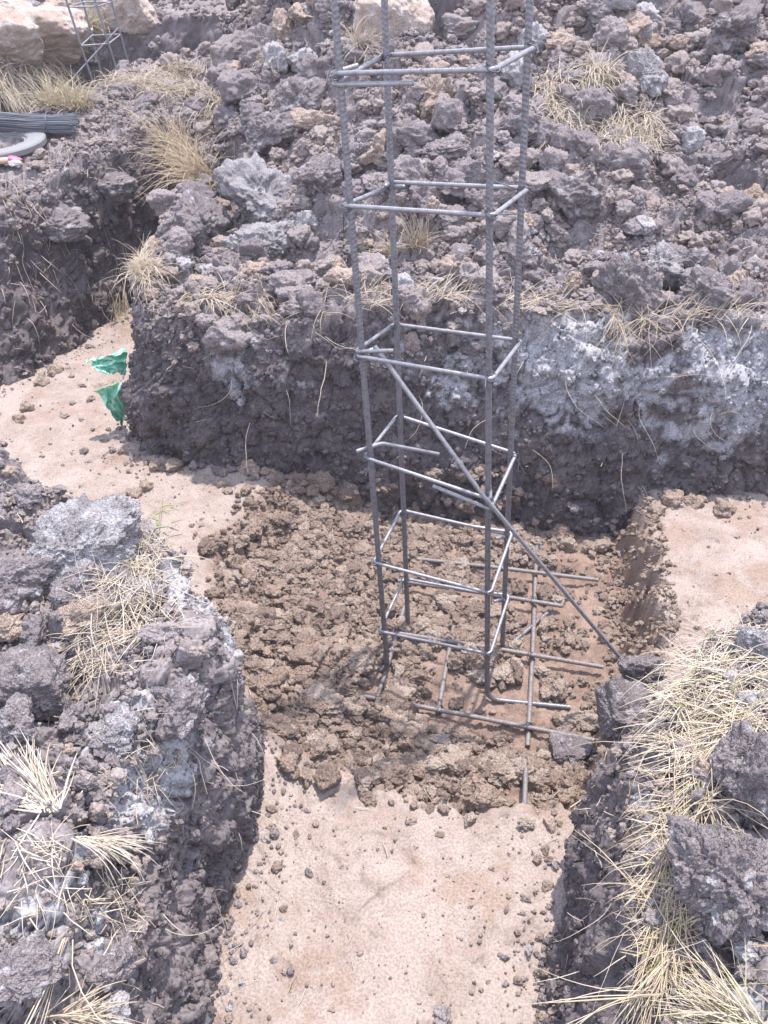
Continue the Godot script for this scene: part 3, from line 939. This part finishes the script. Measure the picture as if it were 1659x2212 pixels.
	for b in [[95, 72, 165, 95, 960, "long tan boulder with a rounded back by the far trench"], [15, 92, 130, 110, 961, "tan boulder with a rusty flank by the far trench"], [290, 28, 95, 85, 962, "pale squared boulder right of the distant cage"], [195, 18, 90, 80, 963, "tan boulder behind the distant cage"], [130, 18, 100, 60, 964, "tan boulder behind the long boulder"], [30, 25, 110, 60, 965, "white sunlit boulder behind the rusty one"]]:
		lump("boulder", b[5], "boulder", "boulders by the far trench", b[0], b[1], b[2], b[3], 3, b[4], 5, 6, 1.2, 0.45)
	var k := 0
	for q in [[335, 1003, 26], [352, 1012, 20], [375, 1008, 30], [530, 1008, 34], [548, 1018, 24], [480, 1045, 22], [1448, 1075, 38], [1490, 1078, 26], [1510, 1085, 30], [1560, 1095, 34], [1577, 1100, 22], [1420, 1100, 30], [320, 1048, 24], [290, 1062, 26], [62, 880, 26], [90, 820, 30], [118, 800, 24], [40, 905, 28], [1040, 1205, 40], [1075, 1325, 34]]:
		k += 1
		lump("stone", "pale tan stone lying at the foot of the trench faces", "stone", "pale stones along the trench floor", q[0], q[1], q[2] * 1.1, q[2] * 0.9, 2, 970 + k, 3, 7, 0.8, 0.8)

# ---------------------------------------------------------------- dry grass and roots
class Blades:
	var v := PackedVector3Array()
	var n := PackedVector3Array()
	var c := PackedColorArray()
	var idx := PackedInt32Array()

func blade(b: Blades, path: PackedVector3Array, w: float, tint: Color) -> void:
	var at := b.v.size()
	var cnt := path.size()
	for i in cnt:
		var dir := (path[mini(i + 1, cnt - 1)] - path[maxi(i - 1, 0)]).normalized()
		var side := dir.cross(Vector3(0.13, 0.97, 0.21)).normalized()
		var up := side.cross(dir)
		var r := w * 0.5 * (1.0 - 0.75 * pow(float(i) / (cnt - 1), 2.0))
		for k in 3:
			var a := TAU * k / 3.0 + 0.5
			var out := side * cos(a) + up * sin(a) * 0.6
			b.v.append(path[i] + out * r)
			b.n.append(out.normalized())
			b.c.append(tint)
	for i in cnt - 1:
		for k in 3:
			var p := at + i * 3 + k
			var q := at + i * 3 + (k + 1) % 3
			b.idx.append_array(PackedInt32Array([p, q, p + 3, q, q + 3, p + 3]))

var straw_lift := 0.004
func stalk(p0: Vector3, dir: Vector3, length: float, droop: float, curl: float, cling: bool, parts := 7, short := false) -> PackedVector3Array:
	var out := PackedVector3Array([p0])
	var d := dir.normalized()
	var p := p0
	var bend := Vector3(rng.randfn(), rng.randfn() * 0.4, rng.randfn()) * curl
	var seg := length / parts
	for i in parts:
		d = (d + Vector3.DOWN * droop * seg * 6.0 + (bend + Vector3(rng.randfn(), rng.randfn(), rng.randfn()) * curl * 0.6) * seg * 6.0).normalized()
		var q := p + d * seg
		if cling:
			var h := height(q.x, q.z)
			if short and q.y - h > 0.10 and i > 1: break
			if q.y < h + straw_lift:
				if h - q.y > 0.12:
					q = p + Vector3(d.x * 0.2, -0.6, d.z * 0.2) * seg           # slide down along a face
				else:
					q.y = h + straw_lift
				d = (q - p).normalized()
		p = q
		out.append(p)
	return out

func straw_tint(gold: float) -> Color:
	return Color(0.49, 0.43, 0.345).lerp(Color(0.63, 0.58, 0.51), rng.randf()).lerp(Color(0.46, 0.33, 0.165), gold * rng.randf_range(0.4, 1.0)).lerp(Color(0.32, 0.25, 0.16), pow(rng.randf(), 4.0) * 0.7)

func grass(called: String, label: String, category: String, group: String, s: int, spots: Array, count: int, length: Vector2, dir: Vector3, spread: float, droop: float, curl: float, w: float, gold: float, green := 0.0) -> void:
	rng.seed = s
	var b := Blades.new()
	for k in count:
		var e: Array = spots[k % spots.size()]
		var a := rng.randf() * TAU
		var r := sqrt(rng.randf())
		var p := on_ground(e[0] + cos(a) * r * e[2], e[1] + sin(a) * r * e[3])
		straw_lift = 0.004 + (0.018 * rng.randf() if p.z < -2.85 and p.y > 0.5 else 0.0)
		p.y += straw_lift
		var d := (dir.normalized() + Vector3(rng.randfn(), rng.randfn() * (0.12 if category == "straw" else 0.4), rng.randfn()) * spread).normalized()
		if category == "straw" and rng.randf() < 0.35: d = Vector3(rng.randfn(), 0.0, rng.randfn()).normalized()
		var c := straw_tint(gold)
		if rng.randf() < green: c = c.lerp(Color(0.30, 0.33, 0.10), rng.randf())
		var long := lerpf(length.x, length.y, pow(rng.randf(), 1.6))
		blade(b, stalk(p, d, long, droop, curl, true, 7, category == "straw" and rng.randf() < 0.75), w * rng.randf_range(0.5, 1.3), c)
	var o := put(called, arrays_mesh(b.v, b.n, b.c, b.idx), M.straw)
	tag(o, label, category, group, "stuff" if category == "straw" else "")

func make_grass() -> void:
	var up := Vector3.UP
	# far and middle ground
	grass("grass_tuft", "tall golden grass tuft leaning over the heap's edge", "grass tuft", "", 2001, [[430, 385, 34, 22], [400, 350, 30, 22]], 420, Vector2(0.16, 0.42), Vector3(-0.75, 1.0, 0.0), 0.35, 0.45, 0.5, 0.0036, 0.85)
	grass("grass_tuft", "golden grass drooping below the tall golden tuft", "grass tuft", "", 2002, [[440, 396, 34, 16]], 150, Vector2(0.10, 0.25), Vector3(0.4, 0.5, 0.8), 0.5, 1.2, 0.8, 0.0034, 0.7)
	grass("straw_mat", "pale matted straw on the corner of the block above the green sack", "straw", "", 2003, [[308, 588, 32, 24]], 400, Vector2(0.06, 0.20), Vector3(0.1, 0.5, 0.4), 0.8, 1.4, 0.9, 0.0032, 0.45)
	grass("hanging_grass", "brown grass hanging in the gap above the green sack", "grass", "", 2004, [[262, 640, 14, 20], [250, 660, 8, 20]], 70, Vector2(0.15, 0.3), Vector3(0.05, -0.4, 0.35), 0.25, 1.5, 0.3, 0.003, 0.5)
	grass("grass_tuft", "yellow green grass tuft on the plateau behind the wire bundle", "grass tuft", "", 2005, [[150, 232, 60, 15]], 480, Vector2(0.08, 0.26), Vector3(-0.1, 1.0, 0.2), 0.6, 0.7, 0.5, 0.0042, 0.6, 0.35)
	grass("flat_straw", "flattened straw on the plateau between wire bundle and far trench", "straw", "", 2006, [[280, 178, 80, 14], [400, 195, 70, 16], [450, 235, 40, 22], [330, 195, 80, 12], [380, 160, 60, 10]], 1100, Vector2(0.06, 0.22), Vector3(0.3, 0.25, 0.3), 0.9, 0.9, 0.6, 0.0042, 0.4)
	grass("hanging_grass", "shaggy straw hanging over the far trench bank before the boulders", "grass", "", 2007, [[40, 165, 70, 22], [90, 150, 50, 18], [20, 195, 30, 25]], 700, Vector2(0.15, 0.42), Vector3(0.3, 0.4, 0.7), 0.45, 1.3, 0.5, 0.0048, 0.35)
	grass("hanging_grass", "yellow grass fringe at the foot of the boulders", "grass", "", 2008, [[110, 115, 90, 14], [190, 70, 50, 14]], 420, Vector2(0.12, 0.32), Vector3(0.0, 0.9, 0.3), 0.6, 0.8, 0.5, 0.005, 0.5, 0.3)
	grass("grass_tuft", "small straw tuft on the heap left of the cage top", "grass tuft", "", 2009, [[583, 135, 20, 20]], 110, Vector2(0.08, 0.2), Vector3(0, 0.5, 0.8), 0.5, 1.2, 0.6, 0.0034, 0.6)
	grass("grass_tuft", "small straw tuft below the tall tan boulder", "grass tuft", "", 2010, [[772, 108, 28, 12]], 120, Vector2(0.08, 0.2), Vector3(0.2, 0.7, 0.6), 0.6, 1.0, 0.6, 0.0036, 0.5)
	grass("grass_tuft", "spiky straw tuft seen through the cage below its second link", "grass tuft", "", 2011, [[905, 535, 22, 14]], 100, Vector2(0.07, 0.17), Vector3(0, 1.0, 0.35), 0.6, 0.6, 0.4, 0.003, 0.6)
	grass("grass_tuft", "low straw tuft beside the back left bar of the cage", "grass tuft", "", 2012, [[842, 552, 20, 10]], 70, Vector2(0.06, 0.15), Vector3(-0.2, 0.8, 0.5), 0.6, 0.8, 0.5, 0.003, 0.5)
	grass("sod", "matted straw sod thrown upside down on the heap", "sod", "", 2013, [[1200, 190, 50, 35], [1290, 170, 40, 30], [1200, 280, 45, 55], [1290, 260, 80, 50], [1385, 290, 38, 45], [1330, 310, 60, 30]], 1500, Vector2(0.06, 0.2), Vector3(-0.1, 0.05, 1.0), 0.8, 1.2, 0.4, 0.0046, 0.3)
	grass("edge_straw", "straw lying along the back trench edge behind the cage", "straw", "", 2014, [[900, 645, 90, 10], [1030, 650, 120, 12], [1180, 672, 110, 8], [780, 660, 40, 12]], 200, Vector2(0.08, 0.26), Vector3(1.0, 0.0, -0.15), 0.5, 1.2, 0.3, 0.0028, 0.5)
	grass("hanging_straw", "long straws hanging over the back face left of the cage", "straw", "", 2015, [[570, 655, 24, 8], [620, 662, 24, 8], [690, 680, 20, 6], [530, 665, 16, 8]], 40, Vector2(0.10, 0.30), Vector3(0.3, 0.0, 0.6), 0.7, 1.9, 0.7, 0.003, 0.75)
	grass("hanging_straw", "straws hanging in the notch of the back edge", "straw", "", 2016, [[1325, 690, 12, 8], [1395, 700, 18, 8], [1345, 710, 10, 10]], 52, Vector2(0.10, 0.28), Vector3(0.1, 0.0, 0.5), 0.7, 1.9, 0.7, 0.003, 0.75)
	grass("edge_straw", "thin straw along the back edge beyond the notch", "straw", "", 2017, [[1500, 692, 120, 10]], 70, Vector2(0.08, 0.25), Vector3(1, 0.0, -0.1), 0.5, 1.2, 0.4, 0.0028, 0.5)
	grass("edge_straw", "brown straw mat on the block edge near the pale matted straw", "straw", "", 2018, [[470, 645, 60, 12]], 110, Vector2(0.05, 0.16), Vector3(0.3, 0.0, 0.3), 0.9, 1.4, 0.7, 0.003, 0.5)
	grass("plateau_straw", "sparse straws on the lumpy plateau edge above the left trench", "straw", "", 2019, [[40, 450, 50, 16], [180, 370, 80, 30], [100, 520, 90, 50], [60, 620, 60, 60]], 80, Vector2(0.06, 0.2), Vector3(0.4, 0.0, 0.4), 0.9, 1.0, 0.7, 0.003, 0.4)
	# left bank
	grass("straw_heap", "fallen straw between the whitish clod and the trench", "straw", "", 2030, [[290, 1235, 75, 50], [270, 1330, 75, 55], [200, 1410, 40, 60], [330, 1190, 50, 30], [330, 1340, 45, 50]], 430, Vector2(0.04, 0.18), Vector3(-0.3, 0.0, 0.5), 1.0, 1.1, 0.5, 0.0024, 0.3)
	grass("grass_tuft", "bleached bunch of broad straw lying roots first on the left bank", "grass tuft", "", 2031, [[95, 1745, 40, 16]], 120, Vector2(0.06, 0.16), Vector3(-0.75, 0.02, -0.75), 0.3, 0.5, 0.25, 0.0040, 0.1)
	grass("grass_tuft", "small flat bunch of dead grass below the bleached bunch", "grass tuft", "", 2032, [[190, 1815, 36, 8]], 80, Vector2(0.05, 0.12), Vector3(1.0, -0.02, 0.1), 0.25, 1.0, 0.5, 0.0022, 0.25)
	grass("straw_litter", "short straws littering the low end of the left bank", "straw", "", 2033, [[120, 1930, 110, 70], [250, 1960, 80, 60], [70, 1840, 60, 40], [120, 1260, 60, 40], [300, 1650, 80, 60]], 230, Vector2(0.02, 0.08), Vector3(0.4, 0.0, 0.2), 1.0, 0.9, 0.6, 0.0022, 0.25)
	grass("long_grass", "long curving grass stems at the bottom of the left bank", "grass", "", 2034, [[150, 2030, 14, 8]], 7, Vector2(0.2, 0.3), Vector3(-0.05, 0.1, 1.0), 0.15, 0.5, 0.5, 0.003, 0.6)
	grass("grass_tuft", "broken straw clump at the lowest corner of the left bank", "grass tuft", "", 2035, [[150, 2200, 60, 14]], 60, Vector2(0.05, 0.12), Vector3(0.8, 0.15, -0.1), 0.5, 0.5, 0.4, 0.003, 0.5)
	# right bank
	grass("straw_heap", "bleached long straw spread over the far edge of the right bank", "straw", "", 2040, [[1580, 1400, 90, 70], [1500, 1440, 70, 50], [1620, 1480, 60, 80], [1490, 1500, 60, 40]], 430, Vector2(0.05, 0.26), Vector3(-0.8, 0.0, -0.05), 1.0, 1.3, 0.8, 0.0030, 0.2, 0.08)
	grass("straw_heap", "thick straw draped over the right bank beside the rounded clod", "straw", "", 2041, [[1540, 1560, 90, 60], [1500, 1620, 70, 50], [1590, 1540, 60, 60]], 430, Vector2(0.05, 0.24), Vector3(-0.6, 0.0, 0.4), 1.0, 1.4, 0.8, 0.0028, 0.35, 0.1)
	grass("hanging_grass", "long straw hanging down the right trench face", "straw", "", 2042, [[1500, 1720, 50, 50], [1460, 1780, 50, 60], [1430, 1880, 40, 60]], 260, Vector2(0.05, 0.24), Vector3(-0.4, -0.1, 0.8), 0.7, 1.5, 0.7, 0.0026, 0.5, 0.12)
	grass("hanging_grass", "dry and greenish grass under the huge clod on the right bank", "straw", "", 2043, [[1440, 1990, 40, 50], [1430, 2070, 50, 50]], 190, Vector2(0.07, 0.24), Vector3(-0.5, 0.0, 0.8), 0.7, 1.2, 0.5, 0.0024, 0.6, 0.2)
	grass("grass_tuft", "yellow green tuft at the bottom of the right bank", "grass tuft", "", 2044, [[1600, 2210, 50, 20]], 150, Vector2(0.05, 0.14), Vector3(-0.8, 0.2, -0.5), 0.45, 0.7, 0.5, 0.0026, 0.4, 0.35)
	grass("long_grass", "two long pale stems reaching over the trench from the lowest right tuft", "grass", "", 2045, [[1420, 2150, 20, 8]], 5, Vector2(0.18, 0.26), Vector3(-1.0, 0.12, 0.05), 0.12, 0.35, 0.3, 0.003, 0.5)
	# fine roots in the cut faces
	straw_lift = 0.004
	rng.seed = 2060
	for set in [[30, 300, 1640, 690, 980, 0.10, 0.28, "thin pale root hanging from the dark back face", "roots in the back face", 0.0022], [30, 330, 570, 1420, 2120, 0.06, 0.16, "thin pale root sticking out of the left trench face", "roots in the left face", 0.0016], [18, 1190, 1370, 1720, 2180, 0.06, 0.16, "thin pale root sticking out of the right trench face", "roots in the right face", 0.0016], [10, 30, 240, 560, 780, 0.12, 0.3, "thin root on the shaded plateau face above the left trench", "roots in the plateau face", 0.0026]]:
		for k in set[0]:
			var p := on_ground(rng.randf_range(set[1], set[2]), rng.randf_range(set[3], set[4]))
			var b := Blades.new()
			var d := Vector3(rng.randfn() * 0.7, -0.6, 0.35)
			blade(b, stalk(p, d, rng.randf_range(set[5], set[6]), 0.5, 1.1, true, 11), set[9] * rng.randf_range(0.7, 1.4), Color(0.50, 0.42, 0.33).lerp(Color(0.62, 0.55, 0.47), rng.randf()))
			tag(put("dry_root", arrays_mesh(b.v, b.n, b.c, b.idx), M.straw), set[7], "root", set[8])
	# weed
	var w := base("green_weed", on_ground(345, 1150))
	tag(w, "little green weed with narrow leaves on the tip of the left bank", "weed")
	var b := Blades.new()
	for k in 5:
		blade(b, stalk(Vector3.ZERO, Vector3(rng.randfn() * 0.5, 1, rng.randfn() * 0.5), 0.14, 0.2, 0.4, false), 0.003, Color(0.35, 0.30, 0.18))
	put("stem", arrays_mesh(b.v, b.n, b.c, b.idx), M.straw, w)
	for k in 9:
		var l := Blades.new()
		blade(l, stalk(Vector3(rng.randfn() * 0.03, rng.randf_range(0.03, 0.11), rng.randfn() * 0.03), Vector3(rng.randfn(), 0.3, rng.randfn()), 0.045, 0.4, 0.2, false, 5), 0.011, Color(0.24, 0.30, 0.14))
		put("leaf", arrays_mesh(l.v, l.n, l.c, l.idx), M.straw, w)

func make_litter() -> void:                                  # short loose straw bits nobody could count
	rng.seed = 2100
	var b := Blades.new()
	blade(b, PackedVector3Array([Vector3(-0.5, 0, 0), Vector3(-0.15, 0.03, 0.02), Vector3(0.2, 0.02, -0.02), Vector3(0.5, 0, 0.03)]), 0.055, Color.WHITE)
	var m := arrays_mesh(b.v, b.n, PackedColorArray(), b.idx)
	var at := []
	var tint := []
	for z in [[-1.3, -0.4, -2.0, -0.4, 700], [0.42, 1.1, -1.6, -0.4, 500], [-1.0, 2.0, -3.6, -2.9, 700], [-2.4, 0.3, -6.0, -3.7, 700], [-2.2, 1.8, -3.6, -0.6, 200]]:
		for k in z[4]:
			var x := rng.randf_range(z[0], z[1])
			var y := rng.randf_range(z[2], z[3])
			var h := height(x, y)
			var l := rng.randf_range(0.015, 0.06)
			at.append(Transform3D((Basis(Vector3.UP, rng.randf() * TAU) * Basis(Vector3(0, 0, 1), rng.randfn() * 0.35)).scaled(Vector3.ONE * l), Vector3(x, h + 0.004, y)))
			tint.append(straw_tint(0.3))
	copies("loose_straw", "short broken straws scattered over the banks", "straw", m, M.straw, at, tint)

# ---------------------------------------------------------------- things left lying about
func sheet_piece(corners: Array, nu: int, nv: int, crumple: float, s: int) -> ArrayMesh:       # a creased sheet with a back side
	var pos := PackedVector3Array()
	var col := PackedColorArray()
	var n := FastNoiseLite.new()
	noise(n, s, FastNoiseLite.TYPE_SIMPLEX, 3.0, 2)
	for side in 2:
		for i in nu:
			for j in nv:
				var u := float(i) / (nu - 1)
				var v := float(j) / (nv - 1)
				var p: Vector3 = corners[0].lerp(corners[1], u).lerp(corners[3].lerp(corners[2], u), v)
				var rag := n.get_noise_2d(u * 3.0 + 9.0, v * 0.4) * 0.012
				p += Vector3(n.get_noise_2d(u * 0.5, v * 0.5) * 0.2, rag + 0.15 * n.get_noise_2d(u * 0.6 + 3.0, v * 0.6), 1.0 - absf(n.get_noise_2d(u * 0.45 + 4.0, v * 0.45)) * 2.0) * crumple
				pos.append(p)
				col.append(Color(0.20, 0.66, 0.46).lerp(Color(0.74, 0.84, 0.80), sm(0.15, 0.4, n.get_noise_2d(u * 1.1 + 20.0, v * 1.6)) * 0.85))
	var half := nu * nv
	var front := grid_normals(pos.slice(0, half), nu, nv, false)
	var nrm := PackedVector3Array()
	for q in front: nrm.append(q)
	for q in front: nrm.append(-q)
	for i in half: pos[half + i] -= front[i] * 0.0025
	var idx := PackedInt32Array()
	for i in nu - 1:
		for j in nv - 1:
			var a := i * nv + j
			var b := a + nv
			idx.append_array(PackedInt32Array([a, b, b + 1, a, b + 1, a + 1, half + a, half + b + 1, half + b, half + a, half + a + 1, half + b + 1]))
	return arrays_mesh(pos, nrm, col, idx)

func make_things() -> void:
	rng.seed = 5005
	var sack := base("green_sack")
	tag(sack, "torn green woven sack hanging beside the earth block in the left trench", "sack")
	var z := -3.22
	put("upper_piece", sheet_piece([on_z(186, 778, z + 0.03), on_z(275, 752, z), on_z(275, 806, z - 0.02), on_z(226, 800, z + 0.05)], 40, 24, 0.030, 31), M.sack, sack)
	put("lower_piece", sheet_piece([on_z(205, 842, z + 0.05), on_z(275, 822, z), on_z(268, 925, z - 0.02), on_z(255, 905, z + 0.02)], 30, 36, 0.020, 32), M.sack, sack)
	for k in 22:
		var u := rng.randf()
		var b := Blades.new()
		var q := on_z(lerpf(205, 262, u), lerpf(838, 824, u), z + 0.05)
		blade(b, stalk(q, Vector3(rng.randfn() * 0.5, 0.7, 0.4), rng.randf_range(0.02, 0.045), 0.8, 0.8, false), 0.0022, Color(0.16, 0.5, 0.36))
		put("thread", arrays_mesh(b.v, b.n, b.c, b.idx), M.straw, sack)
	# bundle of binding wire
	var p := on_ground(75, 290)
	var wb := base("wire_bundle", p)
	tag(wb, "bundle of grey binding wire tied with a band lying on the plateau", "wire bundle")
	for k in 110:
		var a := rng.randf() * TAU
		var r := sqrt(rng.randf())
		var y := 0.055 + sin(a) * r * 0.045
		var x := cos(a) * r * 0.07
		var pts := []
		for i in 5:
			var u := i / 4.0
			var open := 1.0 + 0.5 * absf(u - 0.6) + rng.randfn() * 0.07
			pts.append(Vector3(lerpf(-0.55, 0.24 + rng.randf_range(-0.012, 0.012), u), y * open + 0.015 * sin(u * 5.0), x * open))
		put("wire", tube(smooth_path(pts, 0.1, 0.05), 0.0022, 5), M.wire_grey, wb)
	var loop := []
	for k in 25: loop.append(Vector3(0.10 + 0.004 * sin(k), 0.057 + sin(TAU * k / 24.0) * 0.058, cos(TAU * k / 24.0) * 0.082))
	put("band", tube(smooth_path(loop, 0.01, 0.01), 0.003, 6), M.wire, wb)
	# grey ring
	var c := on_ground(4, 338)
	var ring := base("plastic_ring", c)
	tag(ring, "flat pale grey plastic ring lying beside the wire bundle", "ring")
	var prof := [Vector2(0.150, 0.0), Vector2(0.243, 0.0), Vector2(0.250, 0.006), Vector2(0.250, 0.030), Vector2(0.243, 0.037), Vector2(0.205, 0.041), Vector2(0.158, 0.036), Vector2(0.150, 0.030)]
	put("rim", lathe(prof, 64), M.ring, ring)
	put("inner_lip", lathe([Vector2(0.135, 0.006), Vector2(0.149, 0.006), Vector2(0.149, 0.022), Vector2(0.135, 0.022)], 64), M.ring, ring)
	ring.rotation = Vector3(0.06, 0, 0.04)
	ring.position.y += 0.045
	var t := on_ground(18, 364)
	var tool := base("wrapped_stick", t)
	tag(tool, "tan wooden stick with a pink and white wrapped end beside the ring", "stick")
	tool.rotation.y = 0.25
	tool.position.y += 0.035
	put("shaft", tube(smooth_path([Vector3(-0.3, 0, 0), Vector3(0.02, 0.004, 0)], 0.01, 0.02), 0.016, 8), M.wood, tool)
	put("pink_wrap", clod_mesh(71, 3, 6, 8.0, 0.6), M.pink, tool)
	tool.get_child(1).transform = Transform3D(Basis().scaled(Vector3(0.07, 0.035, 0.05)), Vector3(0.04, 0.005, -0.008))
	put("white_wrap", clod_mesh(72, 3, 6, 8.0, 0.6), M.white, tool)
	tool.get_child(2).transform = Transform3D(Basis().scaled(Vector3(0.06, 0.04, 0.05)), Vector3(0.045, -0.006, 0.03))

func lathe(prof: Array, n: int) -> ArrayMesh:
	var st := SurfaceTool.new()
	st.begin(Mesh.PRIMITIVE_TRIANGLES)
	st.set_smooth_group(-1)
	for i in n:
		var a := TAU * i / n
		var b := TAU * (i + 1) / n
		for k in prof.size():
			var p: Vector2 = prof[k]
			var q: Vector2 = prof[(k + 1) % prof.size()]
			var w := [Vector3(cos(a) * p.x, p.y, sin(a) * p.x), Vector3(cos(b) * p.x, p.y, sin(b) * p.x), Vector3(cos(b) * q.x, q.y, sin(b) * q.x), Vector3(cos(a) * q.x, q.y, sin(a) * q.x)]
			for e in [0, 1, 2, 0, 2, 3]: st.add_vertex(w[e])
	st.generate_normals()
	return st.commit()

# ---------------------------------------------------------------- camera, light and the whole
func _ready() -> void:
	var cam := Camera3D.new()
	cam.name = "camera"
	cam.position = EYE
	cam.rotation_degrees.x = -PITCH
	cam.fov = rad_to_deg(2.0 * atan(1106.0 / FOCAL))
	cam.near = 0.05
	cam.far = 900.0
	add_child(cam)
	var sky_m := ProceduralSkyMaterial.new()
	sky_m.sky_top_color = Color(0.74, 0.78, 0.89)
	sky_m.sky_horizon_color = Color(0.93, 0.93, 0.97)
	sky_m.sky_curve = 0.25
	sky_m.ground_bottom_color = Color(0.35, 0.30, 0.28)
	sky_m.ground_horizon_color = Color(0.75, 0.72, 0.72)
	sky_m.sky_energy_multiplier = 1.3
	sky_m.sun_angle_max = 0.0
	var sky := Sky.new()
	sky.sky_material = sky_m
	var env := Environment.new()
	env.background_mode = Environment.BG_SKY
	env.sky = sky
	env.tonemap_mode = Environment.TONE_MAPPER_LINEAR
	env.tonemap_exposure = 1.72
	env.fog_enabled = true
	env.fog_density = 0.004
	env.fog_light_color = Color(0.95, 0.92, 0.95)
	env.sdfgi_enabled = true
	env.ssao_enabled = true
	env.ssil_enabled = true
	var we := WorldEnvironment.new()
	we.name = "environment"
	we.environment = env
	add_child(we)
	var sun := DirectionalLight3D.new()
	sun.name = "sun"
	sun.light_energy = 1.4
	sun.light_color = Color(1.0, 0.955, 0.92)
	sun.light_angular_distance = 1.2
	sun.shadow_enabled = true
	add_child(sun)
	sun.look_at_from_position(SUN_FROM * 20.0, Vector3.ZERO)

	make_materials()
	var t0 := Time.get_ticks_msec()
	make_earth()
	print("earth ", Time.get_ticks_msec() - t0)
	make_cage()
	make_mat()
	make_far_cage()
	make_clod_shapes()
	print("steel, shapes ", Time.get_ticks_msec() - t0)
	scatter()
	print("scatter ", Time.get_ticks_msec() - t0)
	make_lumps()
	print("lumps ", Time.get_ticks_msec() - t0)
	make_grass()
	make_litter()
	make_things()
	print("all ", Time.get_ticks_msec() - t0)

func plain_material(called: String, c: Color, rough: float, metal := 0.0) -> StandardMaterial3D:
	var m := StandardMaterial3D.new()
	m.resource_name = called
	m.albedo_color = c.linear_to_srgb()
	m.roughness = rough
	m.metallic = metal
	return m

func make_materials() -> void:
	var grain := noise_texture(21, 0.035, FastNoiseLite.TYPE_SIMPLEX, 5, [[0.0, 0.35, 0.65, 1.0], [Color(0.52, 0.51, 0.51), Color(0.78, 0.77, 0.77), Color(0.92, 0.92, 0.92), Color(1, 1, 1)]])
	var relief := noise_texture(22, 0.05, FastNoiseLite.TYPE_SIMPLEX, 5, [])
	M.soil = earth_material("dry black soil", grain, relief, 3.1, 0.7)
	var fine := noise_texture(23, 0.05, FastNoiseLite.TYPE_SIMPLEX, 5, [[0.0, 0.4, 0.6, 1.0], [Color(0.74, 0.72, 0.70), Color(0.90, 0.89, 0.885), Color(0.95, 0.95, 0.945), Color(1, 1, 1)]], 1024)
	M.sand = earth_material("sandy trench floor", fine, relief, 1.9, 0.35)
	M.crumb = earth_material("crumbs", grain, relief, 3.1, 0.4)
	M.soil.heightmap_enabled = false
	M.far_earth = earth_material("far earth", grain, relief, 0.5, 0.5, false)
	M.far_earth.albedo_color = Color(0.3, 0.26, 0.24).linear_to_srgb()
	M.clod = []
	for c in [Color(0.25, 0.225, 0.232), Color(0.29, 0.263, 0.268), Color(0.335, 0.30, 0.297), Color(0.37, 0.325, 0.305), Color(0.43, 0.42, 0.43), Color(0.45, 0.365, 0.31)]:
		var m := earth_material("soil clod", grain, relief, 3.1, 0.6, false)
		m.albedo_color = c.linear_to_srgb()
		M.clod.append(m)
	M.clod.append(M.clod[0]); M.clod.append(M.clod[1]); M.clod.append(M.clod[2]); M.clod.append(M.clod[2])
	M.brown = []
	for c in [Color(0.36, 0.285, 0.235), Color(0.40, 0.33, 0.275), Color(0.31, 0.24, 0.195), Color(0.43, 0.365, 0.31), Color(0.25, 0.195, 0.165)]:
		var m := earth_material("brown clod", grain, relief, 3.1, 0.6, false)
		m.albedo_color = c.linear_to_srgb()
		M.brown.append(m)
	M.lump = earth_material("large clod", grain, relief, 3.6, 0.9)
	M.straw = StandardMaterial3D.new()
	M.straw.resource_name = "dry straw"
	M.straw.vertex_color_use_as_albedo = true
	M.straw.roughness = 0.65
	M.sack = StandardMaterial3D.new()
	M.sack.resource_name = "woven plastic"
	M.sack.vertex_color_use_as_albedo = true
	M.sack.roughness = 0.45
	M.sack.backlight_enabled = true
	M.sack.backlight = Color(0.25, 0.55, 0.42)
	M.wire_grey = plain_material("grey wire", Color(0.13, 0.14, 0.165), 0.5, 0.3)
	M.ring = plain_material("grey plastic", Color(0.17, 0.175, 0.18), 0.65)
	M.wood = plain_material("tan wood", Color(0.45, 0.33, 0.24), 0.8)
	M.pink = plain_material("pink plastic", Color(0.40, 0.09, 0.17), 0.5)
	M.white = plain_material("white plastic", Color(0.40, 0.38, 0.39), 0.5)
	M.steel = plain_material("mill steel", Color(0.20, 0.207, 0.232), 0.45, 0.5)
	M.steel_light = plain_material("dusty steel", Color(0.28, 0.288, 0.315), 0.45, 0.45)
	for m in [M.steel, M.steel_light]:
		m.albedo_texture = noise_texture(24, 0.02, FastNoiseLite.TYPE_SIMPLEX, 5, [[0.0, 0.35, 0.5, 0.62, 1.0], [Color(0.80, 0.70, 0.62), Color(0.88, 0.85, 0.83), Color(0.95, 0.95, 0.96), Color(1, 1, 1), Color(0.86, 0.84, 0.82)]], 512)
		m.uv1_triplanar = true
		m.uv1_world_triplanar = true
		m.uv1_scale = Vector3.ONE * 4.0
	M.muddy = M.steel.duplicate()
	M.muddy.resource_name = "muddy steel"
	M.muddy.albedo_color = Color(0.215, 0.20, 0.20).linear_to_srgb()
	M.muddy.roughness = 0.6
	M.muddy.metallic = 0.25
	M.wire = plain_material("binding wire", Color(0.10, 0.105, 0.12), 0.5, 0.5)
